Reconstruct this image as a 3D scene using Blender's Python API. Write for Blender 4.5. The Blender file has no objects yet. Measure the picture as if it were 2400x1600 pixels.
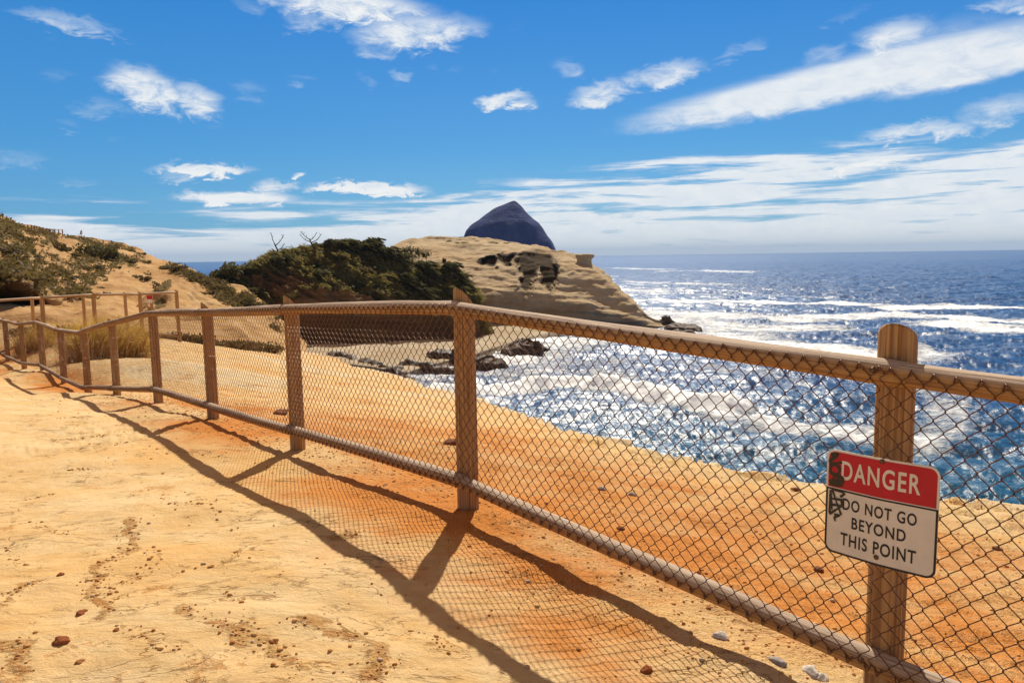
import bpy, bmesh, math, random
import numpy as np
from mathutils import Matrix, Vector

S = bpy.context.scene
C = S.collection
R_ = math.radians
random.seed(7)
RNG = np.random.default_rng(11)

# ------------------------------------------------------------------ camera
F = 1750.0                              # focal length in photo pixels (2400 x 1600)
PITCH = math.atan((800 - 601) / F)
ROLL = 0.0149
EYE = np.array([0.0, 0.0, 16.65])       # sea level is z = 0, the cliff-top path is at about z = 15
FW = np.array([0, math.cos(PITCH), -math.sin(PITCH)])
_r0 = np.array([1.0, 0, 0])
_u0 = np.array([0, math.sin(PITCH), math.cos(PITCH)])
RT = math.cos(ROLL) * _r0 - math.sin(ROLL) * _u0
UP = math.cos(ROLL) * _u0 + math.sin(ROLL) * _r0
cam = bpy.data.cameras.new('camera')
cam.sensor_width = 36
cam.lens = 36 * F / 2400
cam.clip_start = 0.05
cam.clip_end = 90000
cam_ob = bpy.data.objects.new('camera', cam)
C.objects.link(cam_ob)
M = Matrix(((RT[0], UP[0], -FW[0], EYE[0]), (RT[1], UP[1], -FW[1], EYE[1]), (RT[2], UP[2], -FW[2], EYE[2]), (0, 0, 0, 1)))
cam_ob.matrix_world = M
S.camera = cam_ob

# ------------------------------------------------------------------ exposure
S.view_settings.view_transform = 'Standard'
S.view_settings.look = 'None'
S.view_settings.exposure = 0.22
S.view_settings.gamma = 1.0
S.cycles.use_denoising = True
S.cycles.max_bounces = 6
S.cycles.diffuse_bounces = 3
S.cycles.glossy_bounces = 2
S.cycles.transparent_max_bounces = 4
S.cycles.sample_clamp_indirect = 4.0

# ------------------------------------------------------------------ sun
SUN_EL, SUN_AZ = R_(46.5), R_(7.5)      # azimuth from +Y towards +X
sd = Vector((math.sin(SUN_AZ) * math.cos(SUN_EL), math.cos(SUN_AZ) * math.cos(SUN_EL), math.sin(SUN_EL)))
sun = bpy.data.lights.new('sun', 'SUN')
sun.energy = 4.8
sun.angle = R_(0.5)
sun.color = (1.0, 0.92, 0.78)
sun_ob = bpy.data.objects.new('sun', sun)
C.objects.link(sun_ob)
sun_ob.rotation_euler = (-sd).to_track_quat('-Z', 'Y').to_euler()


# ------------------------------------------------------------------ node helper
class NT:
    def __init__(s, tree):
        s.t = tree
        s.t.nodes.clear()

    def n(s, typ, **kw):
        nd = s.t.nodes.new(typ)
        for k, v in kw.items():
            setattr(nd, k, v)
        return nd

    def set(s, sock, val):
        if isinstance(val, bpy.types.NodeSocket):
            s.t.links.new(val, sock)
        elif isinstance(val, bpy.types.Node):
            s.t.links.new(val.outputs[0], sock)
        elif val is not None:
            if hasattr(sock.default_value, '__len__') and hasattr(val, '__len__') and len(val) == 3 and len(sock.default_value) == 4:
                val = (*val, 1)
            sock.default_value = val

    def math(s, op, a, b=None, c=None, clamp=False):
        nd = s.n('ShaderNodeMath', operation=op, use_clamp=clamp)
        s.set(nd.inputs[0], a)
        if b is not None:
            s.set(nd.inputs[1], b)
        if c is not None:
            s.set(nd.inputs[2], c)
        return nd.outputs[0]

    def vmath(s, op, a, b=None):
        nd = s.n('ShaderNodeVectorMath', operation=op)
        s.set(nd.inputs[0], a)
        if b is not None:
            s.set(nd.inputs[1], b)
        return nd.outputs['Value'] if op in ('LENGTH', 'DOT_PRODUCT') else nd.outputs[0]

    def sep(s, v):
        nd = s.n('ShaderNodeSeparateXYZ')
        s.set(nd.inputs[0], v)
        return nd.outputs

    def comb(s, x, y, z):
        nd = s.n('ShaderNodeCombineXYZ')
        for i, q in enumerate((x, y, z)):
            s.set(nd.inputs[i], q)
        return nd.outputs[0]

    def ramp(s, val, a, b, lo=0.0, hi=1.0, smooth=True):
        nd = s.n('ShaderNodeMapRange', interpolation_type='SMOOTHSTEP' if smooth else 'LINEAR')
        s.set(nd.inputs['Value'], val)
        s.set(nd.inputs['From Min'], a)
        s.set(nd.inputs['From Max'], b)
        s.set(nd.inputs['To Min'], lo)
        s.set(nd.inputs['To Max'], hi)
        return nd.outputs[0]

    def mapping(s, vec, loc=(0, 0, 0), rot=(0, 0, 0), scale=(1, 1, 1), typ='POINT'):
        nd = s.n('ShaderNodeMapping', vector_type=typ)
        s.set(nd.inputs['Vector'], vec)
        nd.inputs['Location'].default_value = loc
        nd.inputs['Rotation'].default_value = rot
        nd.inputs['Scale'].default_value = scale
        return nd.outputs[0]

    def noise(s, vec, scale, detail=4, rough=0.55, dist=0.0, out='Fac'):
        nd = s.n('ShaderNodeTexNoise')
        s.set(nd.inputs['Vector'], vec)
        s.set(nd.inputs['Scale'], scale)
        nd.inputs['Detail'].default_value = detail
        nd.inputs['Roughness'].default_value = rough
        nd.inputs['Distortion'].default_value = dist
        return nd.outputs[out]

    def voro(s, vec, scale, feature='F1', out='Distance', rnd=1.0):
        nd = s.n('ShaderNodeTexVoronoi', feature=feature)
        s.set(nd.inputs['Vector'], vec)
        s.set(nd.inputs['Scale'], scale)
        nd.inputs['Randomness'].default_value = rnd
        return nd.outputs[out]

    def mix(s, fac, a, b, mode='MIX'):
        nd = s.n('ShaderNodeMix', data_type='RGBA', blend_type=mode)
        s.set(nd.inputs[0], fac)
        s.set(nd.inputs[6], a)
        s.set(nd.inputs[7], b)
        return nd.outputs[2]

    def attr(s, name, out='Fac'):
        return s.n('ShaderNodeAttribute', attribute_name=name).outputs[out]

    def bump(s, h, strength=1.0, dist=1.0, normal=None):
        nd = s.n('ShaderNodeBump')
        nd.inputs['Strength'].default_value = strength
        nd.inputs['Distance'].default_value = dist
        s.set(nd.inputs['Height'], h)
        if normal is not None:
            s.set(nd.inputs['Normal'], normal)
        return nd.outputs[0]


# ------------------------------------------------------------------ world: sky and clouds by direction
world = bpy.data.worlds.new('World')
S.world = world
world.use_nodes = True
w = NT(world.node_tree)
sky = w.n('ShaderNodeTexSky', sky_type='NISHITA')
sky.sun_disc = False
sky.sun_elevation = SUN_EL
sky.sun_rotation = SUN_AZ
sky.altitude = 20
sky.air_density = 1.0
sky.dust_density = 0.4
sky.ozone_density = 2.5
hsv = w.n('ShaderNodeHueSaturation')
hsv.inputs['Saturation'].default_value = 1.15
w.set(hsv.inputs['Color'], sky.outputs[0])
gen = w.n('ShaderNodeTexCoord').outputs['Generated']
dx, dy, dz = w.sep(gen)
az = w.math('ARCTAN2', dx, dy)
hyp = w.math('SQRT', w.math('ADD', w.math('MULTIPLY', dx, dx), w.math('MULTIPLY', dy, dy)))
el = w.math('ARCTAN2', dz, hyp)
ae = w.comb(az, el, 0.0)
# clouds lie in flat layers, so their shapes stretch sideways towards the horizon
inv = w.math('DIVIDE', 1.0, w.math('MAXIMUM', w.math('ADD', dz, 0.035), 0.02))
lay = w.comb(w.math('MULTIPLY', dx, inv), w.math('MULTIPLY', w.math('MULTIPLY', dy, inv), 1.0), 0.0)
n_big = w.noise(w.mapping(ae, scale=(7, 19, 1)), 1.0, 7, 0.62, 0.25)
n_fine = w.noise(w.mapping(ae, loc=(3, 1, 0), rot=(0, 0, 0.12), scale=(30, 70, 1)), 1.0, 9, 0.66, 0.6)
n_str = w.noise(w.mapping(ae, loc=(9, 4, 2), rot=(0, 0, -0.035), scale=(5.5, 75, 1)), 1.0, 6, 0.6, 0.35)
warp = w.comb(w.math('MULTIPLY', w.math('SUBTRACT', n_big, 0.5), 0.09), w.math('MULTIPLY', w.math('SUBTRACT', n_fine, 0.5), 0.045), 0.0)
aew = w.vmath('ADD', ae, warp)


def az_el(u, v):
    d = FW + RT * (u - 1200) / F + UP * (800 - v) / F
    return math.atan2(d[0], d[1]), math.atan2(d[2], math.hypot(d[0], d[1]))


# (u, v, half width, half height, tilt, density) in photo pixels, turned into directions of the sky
PUFFS = [(165, 55, 130, 22, -0.10, .55), (330, 205, 105, 50, -0.25, .80), (455, 235, 75, 42, -0.25, .72), (235, 258, 70, 30, 0.1, .45),
         (585, 215, 60, 36, 0.0, .38), (820, 15, 250, 45, -0.05, .80), (720, 35, 90, 40, 0.3, .55), (970, 78, 190, 48, 0.10, .72),
         (880, 118, 80, 24, 0.0, .48), (930, 180, 40, 24, 0, .5), (850, 190, 30, 24, 0, .38), (710, 185, 50, 18, 0.1, .36),
         (1190, 237, 85, 24, 0.05, .80), (1330, 162, 60, 26, -0.2, .50), (1400, 220, 105, 34, 0.20, .70), (1560, 175, 130, 32, 0.12, .66),
         (2120, 95, 110, 55, 0.0, .66), (2290, 85, 130, 55, -0.1, .46), (1930, 140, 90, 30, 0.4, .5),
         (2150, 308, 140, 24, 0.03, .68), (2330, 265, 110, 40, 0.22, .60), (2370, 10, 90, 22, -.05, .6), (580, 20, 50, 25, 0, .4),
         (480, 398, 130, 18, 0.03, .85), (560, 464, 150, 17, 0.0, 1.0), (860, 442, 165, 17, -0.04, 1.0), (660, 440, 50, 22, 0.0, .7), (420, 420, 60, 14, 0, .6),
         (40, 370, 90, 26, 0.0, .36), (680, 408, 18, 9, 0, .8), (260, 320, 26, 12, 0, .3),
         (2000, 388, 210, 26, 0.06, .85), (140, 85, 60, 16, 0.1, .25), (1740, 120, 90, 22, 0.3, .40), (1210, 60, 50, 20, 0.1, .3), (1060, 165, 40, 14, 0, .34), (1160, 168, 36, 12, 0, .3), (130, 175, 50, 18, 0.1, .34), (150, 292, 34, 18, 0, .36), (1990, 30, 60, 18, .3, .34), (500, 295, 46, 14, 0, .3), (170, 430, 70, 10, 0, .4), (1260, 400, 60, 8, 0, .3), (1000, 160, 30, 14, 0, .36)]
SMOOTHS = [(1960, 192, 500, 50, 0.135, 1.0), (2290, 148, 220, 46, 0.17, 0.9), (560, 464, 150, 16, 0.0, 1.0), (900, 444, 120, 12, -0.04, 1.0)]
smo = None
for (u, v, a, b, t, k) in SMOOTHS:
    c0 = az_el(u, v)
    vv = w.vmath('ADD', ae, w.vmath('SCALE', warp))
    vv.node.inputs[1].links[0].from_node.inputs['Scale'].default_value = 0.3
    m = w.mapping(vv, loc=(c0[0], c0[1], 0), rot=(0, 0, t), scale=(a / F * 1.1, b / F * 1.15, 1), typ='TEXTURE')
    q = w.math('MULTIPLY', w.ramp(w.vmath('LENGTH', m), 1.05, 0.35), k)
    smo = q if smo is None else w.math('MAXIMUM', smo, q)
dens = None
for (u, v, a, b, t, k) in PUFFS:
    c0 = az_el(u, v)
    m = w.mapping(aew, loc=(c0[0], c0[1], 0), rot=(0, 0, t), scale=(a / F * 1.25, b / F * 1.35, 1), typ='TEXTURE')
    q = w.math('MULTIPLY', w.ramp(w.vmath('LENGTH', m), 1.0, 0.25), k)
    dens = q if dens is None else w.math('MAXIMUM', dens, q)
tex = w.math('ADD', w.math('MULTIPLY', n_fine, 0.75), w.math('MULTIPLY', n_big, 0.35))
puff = w.ramp(w.math('ADD', w.math('MULTIPLY', dens, 0.78), w.math('MULTIPLY', w.math('SUBTRACT', tex, 0.5), w.math('ADD', 0.38, w.math('MULTIPLY', dens, 0.95)))), 0.20, 0.82)
# a broad streaky sheet above the horizon, thicker to the right, feathering out to the left
top = w.math('ADD', 0.088, w.math('MULTIPLY', w.ramp(az, -0.25, 0.30), 0.052))
sheet = w.ramp(el, w.math('ADD', top, w.math('MULTIPLY', w.math('SUBTRACT', n_big, 0.5), 0.05)), w.math('SUBTRACT', top, 0.055))
sheet = w.math('MULTIPLY', sheet, w.ramp(az, -0.46, -0.10, 0.62, 1.0))
low = w.ramp(el, 0.05, 0.0, 0.0, 0.36)
streak = w.ramp(w.math('ADD', w.math('ADD', w.math('MULTIPLY', sheet, 0.50), low), w.math('MULTIPLY', w.math('SUBTRACT', n_str, 0.5), 2.8)), 0.02, 0.50)
streak = w.math('MULTIPLY', streak, w.ramp(sheet, 0.0, 0.35))
smo = w.math('MULTIPLY', w.ramp(w.math('ADD', smo, w.math('MULTIPLY', w.math('SUBTRACT', w.math('ADD', w.math('MULTIPLY', n_str, 0.5), w.math('MULTIPLY', n_fine, 0.5)), 0.5), 1.1)), 0.0, 1.0), w.ramp(smo, 0.0, 0.30))
alpha = w.math('MAXIMUM', w.math('MAXIMUM', puff, w.math('MULTIPLY', smo, 0.92)), w.math('MULTIPLY', streak, 0.93))
alpha = w.math('MULTIPLY', alpha, w.ramp(dz, -0.01, 0.002))
shade = w.ramp(w.math('ADD', w.math('MULTIPLY', n_fine, 0.5), w.math('MULTIPLY', alpha, 0.5)), 0.35, 0.9)
STR = 0.10
cl = w.mix(shade, (5.2, 6.1, 7.2), (8.0, 8.1, 8.0))
cl = w.mix(w.ramp(el, 0.04, 0.0), cl, (6.4, 6.8, 6.9))
gam = w.n('ShaderNodeGamma')
w.set(gam.inputs[0], w.mix(1.0, hsv.outputs[0], (0.1, 0.1, 0.1), 'MULTIPLY'))
gam.inputs[1].default_value = 1.75
blue = w.mix(1.0, gam.outputs[0], (3.6, 8.6, 9.4), 'MULTIPLY')
grad = w.mix(w.ramp(el, 0.0, 0.14, smooth=False), (1.9, 3.5, 5.7), (0.95, 3.0, 6.0))
grad = w.mix(w.ramp(el, 0.12, 0.34, smooth=False), grad, (0.25, 1.95, 5.7))
grad = w.mix(w.ramp(az, 0.0, -0.6, 0, 0.35), grad, (0.3, 2.4, 5.6))
blue = w.mix(0.8, blue, grad)
colr = w.mix(alpha, blue, cl)
# unseen warm sheet added high over the dome as fill light for the shadows
warm_fill = w.math('MULTIPLY', w.ramp(el, 0.36, 0.62), w.ramp(n_big, 0.25, 0.6, 0.75, 1.0))
colr = w.mix(warm_fill, colr, (3.4, 1.9, 0.6))
bg = w.n('ShaderNodeBackground')
w.set(bg.inputs['Color'], colr)
bg.inputs['Strength'].default_value = STR
out = w.n('ShaderNodeOutputWorld')
w.set(out.inputs['Surface'], bg.outputs[0])


# ------------------------------------------------------------------ geometry helpers
def ray(u, v):
    return FW + RT * (u - 1200) / F + UP * (800 - v) / F


def P(u, v, Y):                          # the point seen at photo pixel u, v that stands Y metres ahead
    d = ray(u, v)
    return EYE + d * (Y / d[1])


def on_z(u, v, z):
    d = ray(u, v)
    return EYE + d * ((z - EYE[2]) / d[2])


def pix(q):
    q = np.asarray(q) - EYE
    dd = q @ FW
    return 1200 + F * (q @ RT) / dd, 800 - F * (q @ UP) / dd


def _hash(ix, iy, iz):
    h = (ix.astype(np.uint32) * np.uint32(374761393) + iy.astype(np.uint32) * np.uint32(668265263) + iz.astype(np.uint32) * np.uint32(2147483647 // 3))
    h = (h ^ (h >> np.uint32(13))) * np.uint32(1274126177)
    h = h ^ (h >> np.uint32(16))
    return (h & np.uint32(0xFFFFFF)).astype(np.float64) / 0xFFFFFF


def vnoise(x, y, z=None, seed=0):
    z = np.zeros_like(x) if z is None else z
    xi, yi, zi = np.floor(x), np.floor(y), np.floor(z)
    fx, fy, fz = x - xi, y - yi, z - zi
    fx, fy, fz = (q * q * q * (q * (q * 6 - 15) + 10) for q in (fx, fy, fz))
    a, b, c = (xi + 5000 + seed * 17).astype(np.int64), (yi + 7000 + seed * 31).astype(np.int64), (zi + 9000).astype(np.int64)
    r = 0
    for i in (0, 1):
        for j in (0, 1):
            for k in (0, 1):
                wgt = (fx if i else 1 - fx) * (fy if j else 1 - fy) * (fz if k else 1 - fz)
                r = r + wgt * _hash(a + i, b + j, c + k)
    return r * 2 - 1


def fbm(x, y, z=None, oct=4, seed=0, gain=0.5, lac=2.03):
    r, amp = 0, 1.0
    for o in range(oct):
        r = r + amp * vnoise(x, y, z, seed + o * 7)
        x, y = x * lac + 13.7, y * lac - 5.1
        z = None if z is None else z * lac + 3.3
        amp *= gain
    return r


def sst(a, b, x):
    t = np.clip((x - a) / (b - a), 0, 1)
    return t * t * (3 - 2 * t)


def grid_quads(r, c, wrap=False):
    i = np.arange(r * c).reshape(r, c)
    if wrap:
        i = np.concatenate([i, i[:, :1]], 1)
    return np.stack([i[:-1, :-1], i[:-1, 1:], i[1:, 1:], i[1:, :-1]], -1).reshape(-1, 4)


def mesh(name, V, Q=None, T=None, mat=None, smooth=True, parent=None, attrs=None, uv=None):
    """One mesh object out of arrays: quads Q and / or triangles T."""
    me = bpy.data.meshes.new(name)
    V = np.asarray(V, np.float32)
    me.vertices.add(len(V))
    me.vertices.foreach_set('co', V.ravel())
    Q = np.zeros((0, 4), np.int32) if Q is None else np.asarray(Q, np.int32)
    T = np.zeros((0, 3), np.int32) if T is None else np.asarray(T, np.int32)
    idx = np.concatenate([Q.ravel(), T.ravel()])
    me.loops.add(len(idx))
    me.loops.foreach_set('vertex_index', idx)
    n = len(Q) + len(T)
    me.polygons.add(n)
    st = np.concatenate([np.arange(len(Q)) * 4, len(Q) * 4 + np.arange(len(T)) * 3])
    me.polygons.foreach_set('loop_start', st.astype(np.int32))
    me.polygons.foreach_set('use_smooth', np.full(n, smooth))
    me.update(calc_edges=True)
    me.validate()
    if uv is not None:
        l = me.uv_layers.new(name='UVMap')
        l.data.foreach_set('uv', np.asarray(uv, np.float32)[idx].ravel())
    for k, a in (attrs or {}).items():
        a = np.asarray(a, np.float32)
        dom = 'POINT' if len(a) == len(V) else 'FACE'
        at = me.attributes.new(k, 'FLOAT', dom)
        at.data.foreach_set('value', a)
    if mat:
        me.materials.append(mat)
    ob = bpy.data.objects.new(name, me)
    C.objects.link(ob)
    if parent:
        ob.parent = parent
        ob.matrix_parent_inverse = parent.matrix_world.inverted()
    return ob


class Parts:
    """Collects shapes for ONE mesh."""

    def __init__(s):
        s.V, s.Q, s.T, s.UV, s.n = [], [], [], [], 0

    def add(s, V, Q=None, T=None, uv=None):
        V = np.asarray(V, float)
        s.V.append(V)
        s.UV.append(np.zeros((len(V), 2)) if uv is None else np.asarray(uv, float))
        if Q is not None and len(Q):
            s.Q.append(np.asarray(Q) + s.n)
        if T is not None and len(T):
            s.T.append(np.asarray(T) + s.n)
        s.n += len(V)

    def tube(s, pts, rad, k=6, caps=True):
        pts = np.asarray(pts, float)
        n = len(pts)
        rad = np.broadcast_to(np.asarray(rad, float), (n,)) if np.ndim(rad) < 2 else rad
        tg = np.gradient(pts, axis=0)
        tg /= np.linalg.norm(tg, axis=1)[:, None] + 1e-12
        ref = np.array([0, 0, 1.0]) if abs(tg[0] @ [0, 0, 1]) < 0.9 else np.array([0.6, 0.8, 0])
        a = np.cross(tg, ref)
        a /= np.linalg.norm(a, axis=1)[:, None] + 1e-12
        b = np.cross(tg, a)
        th = np.arange(k) / k * 2 * np.pi
        ring = np.cos(th)[None, :, None] * a[:, None] + np.sin(th)[None, :, None] * b[:, None]
        V = pts[:, None] + ring * rad[:, None, None]
        ln = np.concatenate([[0], np.cumsum(np.linalg.norm(np.diff(pts, axis=0), axis=1))])
        uv = np.stack(np.broadcast_arrays(np.abs((th / np.pi - 0.3) % 2 - 1)[None], ln[:, None]), -1)
        q = grid_quads(n, k, True)
        VV = V.reshape(-1, 3)
        T = []
        uvf = uv.reshape(-1, 2)
        if caps:
            VV = np.concatenate([VV, pts[:1], pts[-1:]])
            uvf = np.concatenate([uvf, uvf[:1], uvf[-1:]])
            m = n * k
            T = [(m, (i + 1) % k, i) for i in range(k)] + [(m + 1, m - k + i, m - k + (i + 1) % k) for i in range(k)]
        s.add(VV, q, T, uvf)

    def build(s, name, mat, parent=None, smooth=True, attrs=None):
        return mesh(name, np.concatenate(s.V), np.concatenate(s.Q) if s.Q else None, np.concatenate(s.T) if s.T else None,
                    mat, smooth, parent, attrs, np.concatenate(s.UV))


def tag(o, label=None, cat=None, group=None, kind=None):
    if label:
        o['label'] = label
    if cat:
        o['category'] = cat
    if group:
        o['group'] = group
    if kind:
        o['kind'] = kind
    return o


def thing(name, loc, label, cat, group=None):
    o = bpy.data.objects.new(name, None)
    o.empty_display_size = 0.2
    C.objects.link(o)
    o.location = tuple(float(q) for q in loc)
    bpy.context.view_layer.update()
    return tag(o, label, cat, group)


def copy_tree(o, loc, rotz=0.0, scale=1.0, label=None):
    c = o.copy()
    C.objects.link(c)
    c.location = tuple(float(q) for q in loc)
    c.rotation_euler = (0, 0, rotz)
    c.scale = (scale,) * 3 if np.ndim(scale) == 0 else scale
    if label:
        c['label'] = label
    for ch in o.children:
        d = ch.copy()
        C.objects.link(d)
        d.parent = c
    return c


# ------------------------------------------------------------------ materials
def material(name, rough=0.85, spec=0.3):
    m = bpy.data.materials.new(name)
    m.use_nodes = True
    t = NT(m.node_tree)
    b = t.n('ShaderNodeBsdfPrincipled')
    b.inputs['Roughness'].default_value = rough
    b.inputs['Specular IOR Level'].default_value = spec
    o = t.n('ShaderNodeOutputMaterial')
    t.set(o.inputs[0], b.outputs[0])
    return m, t, b


def objco(t):
    return t.n('ShaderNodeTexCoord').outputs['Object']


def geo(t):
    return t.n('ShaderNodeNewGeometry').outputs['Position']


def mat_ground():
    m, t, b = material('sandstone_ground', 0.95, 0.12)
    p = geo(t)
    flow = t.mapping(p, rot=(0, 0, 0.22), scale=(0.75, 1.35, 1))
    n1 = t.noise(p, 0.55, 6, 0.62, 0.4)
    n2 = t.noise(flow, 1.7, 8, 0.66, 0.8)
    n3 = t.noise(t.mapping(p, rot=(0, 0, 0.25), scale=(1, 1.8, 1)), 8, 8, 0.74, 1.0)
    n4 = t.noise(p, 70, 4, 0.7)
    n5 = t.noise(t.mapping(p, loc=(5, 2, 0)), 1.3, 8, 0.70, 0.3)
    orange, pale, loose = t.attr('orange'), t.attr('pale'), t.attr('loose')
    base = t.mix(t.ramp(n2, 0.3, 0.72), (0.66, 0.44, 0.195), (0.75, 0.575, 0.325))
    base = t.mix(t.ramp(n1, 0.50, 0.66, 0, 0.60), base, (0.70, 0.40, 0.13))
    of = t.math('ADD', t.math('MULTIPLY', orange, 0.95), t.math('ADD', t.math('MULTIPLY', t.math('SUBTRACT', n2, 0.5), 1.3), t.math('MULTIPLY', t.math('SUBTRACT', n5, 0.5), 1.0)))
    base = t.mix(t.ramp(of, 0.15, 0.80, 0, 0.92), base, (0.60, 0.215, 0.036))
    base = t.mix(t.ramp(t.math('ADD', pale, t.math('MULTIPLY', t.math('SUBTRACT', n2, 0.5), 1.1)), 0.35, 0.75, 0, 0.85), base, (0.66, 0.54, 0.35))
    # rusty blotches with ragged edges
    bl = t.math('MULTIPLY', t.ramp(n5, 0.57, 0.65), t.ramp(n3, 0.40, 0.58))
    base = t.mix(t.math('MULTIPLY', bl, 0.7), base, (0.50, 0.20, 0.04))
    # eroded scars where the crust has broken
    sr = t.math('ADD', t.attr('scar'), t.math('MULTIPLY', t.math('SUBTRACT', t.noise(t.mapping(p, rot=(0, 0, .3), scale=(1, 1.7, 1)), 9, 8, 0.76), 0.5), 2.6))
    sc_ = t.math('MULTIPLY', t.ramp(sr, 0.45, 0.85), t.ramp(t.attr('scar'), 0.02, 0.2))
    base = t.mix(t.math('MULTIPLY', sc_, 0.70), base, t.mix(t.ramp(n3, 0.42, 0.58), (0.52, 0.19, 0.035), (0.72, 0.42, 0.15)))
    # hairline cracks: contour lines of a wandering noise, here and there
    crack = None
    for k, (sc, wd, lo) in enumerate(((0.9, 0.0045, 0.50), (2.6, 0.008, 0.52), (5.5, 0.014, 0.54))):
        c_ = t.noise(t.mapping(p, loc=(k * 7.0, k, 0), rot=(0, 0, 0.25), scale=(0.55, 1.35, 1)), sc, 6, 0.62, 0.9)
        line = t.ramp(t.math('ABSOLUTE', t.math('SUBTRACT', c_, 0.5)), wd, wd * 0.2)
        g_ = t.ramp(t.noise(t.mapping(p, loc=(3.0 * k, 1, 4)), 1.1 + 0.7 * k, 4, 0.6), lo, lo + 0.10)
        line = t.math('MULTIPLY', line, g_)
        crack = line if crack is None else t.math('MAXIMUM', crack, line)
    base = t.mix(t.math('MULTIPLY', crack, 0.62), base, (0.30, 0.115, 0.03))
    scuff = t.math('MULTIPLY', t.ramp(n3, 0.60, 0.70), t.ramp(n2, 0.38, 0.6))
    base = t.mix(t.math('MULTIPLY', scuff, 0.5), base, (0.46, 0.20, 0.05))
    speck = t.ramp(t.voro(p, 38, 'F1'), 0.22, 0.10)
    spk = t.math('MULTIPLY', speck, t.ramp(t.math('ADD', t.noise(p, 3.5, 3), t.math('MULTIPLY', loose, 0.25)), 0.58, 0.70))
    speck2 = t.math('MULTIPLY', t.ramp(t.voro(p, 90, 'F1'), 0.26, 0.12), t.ramp(t.math('ADD', n5, t.math('MULTIPLY', loose, 0.22)), 0.58, 0.72))
    spk = t.math('MAXIMUM', spk, speck2)
    base = t.mix(t.math('MULTIPLY', spk, 0.65), base, (0.30, 0.10, 0.025))
    base = t.mix(t.ramp(n4, 0.35, 0.75, 0, 0.18), base, (0.36, 0.18, 0.06))
    t.set(b.inputs['Base Color'], base)
    h = t.math('ADD', t.math('MULTIPLY', n3, 0.020), t.math('MULTIPLY', n4, 0.0035))
    h = t.math('ADD', h, t.math('MULTIPLY', crack, -0.010))
    h = t.math('ADD', h, t.math('MULTIPLY', bl, -0.008))
    h = t.math('ADD', h, t.math('MULTIPLY', t.math('MULTIPLY', t.noise(p, 26, 4, 0.7), t.ramp(loose, 0, 1, 0.12, 1)), 0.032))
    h = t.math('ADD', h, t.math('MULTIPLY', spk, 0.004))
    h = t.math('ADD', h, t.math('MULTIPLY', sc_, t.math('SUBTRACT', t.math('MULTIPLY', t.noise(p, 32, 5, 0.7), 0.05), 0.03)))
    t.set(b.inputs['Normal'], t.bump(h, 0.9))
    return m


def mat_cliff(name, c1, c2, c3, veg1, veg2, scale=1.0):
    m, t, b = material(name, 0.97, 0.08)
    p = geo(t)
    st = t.mapping(p, rot=(0.05, 0.25, 0), scale=(0.12, 0.12, 0.8))
    n1 = t.noise(p, 0.08 * scale, 7, 0.62, 0.3)
    n2 = t.noise(st, 1.0 * scale, 6, 0.65, 0.8)
    n3 = t.noise(p, 0.9 * scale, 6, 0.68)
    base = t.mix(t.ramp(n2, 0.32, 0.70), c1, c2)
    base = t.mix(t.ramp(n1, 0.45, 0.66, 0, 0.8), base, c3)
    base = t.mix(t.ramp(n3, 0.58, 0.75, 0, 0.5), base, (c1[0] * .45, c1[1] * .4, c1[2] * .38))
    veg = t.attr('veg')
    vf = t.ramp(t.math('ADD', veg, t.math('ADD', t.math('MULTIPLY', t.math('SUBTRACT', n3, 0.5), 0.9), t.math('MULTIPLY', t.math('SUBTRACT', n1, 0.5), 0.7))), 0.44, 0.60)
    vc = t.mix(t.ramp(t.noise(p, 0.5 * scale, 5, 0.7), 0.35, 0.65), veg1, veg2)
    base = t.mix(vf, base, vc)
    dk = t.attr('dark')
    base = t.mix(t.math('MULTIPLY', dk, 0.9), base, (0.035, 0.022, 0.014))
    t.set(b.inputs['Base Color'], base)
    h = t.math('ADD', t.math('MULTIPLY', n2, 0.55 / scale), t.math('MULTIPLY', n3, 0.35 / scale))
    h = t.math('ADD', h, t.math('MULTIPLY', t.noise(p, 4 * scale, 4, 0.7), 0.09 / scale))
    t.set(b.inputs['Normal'], t.bump(h, 0.9))
    return m


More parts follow.
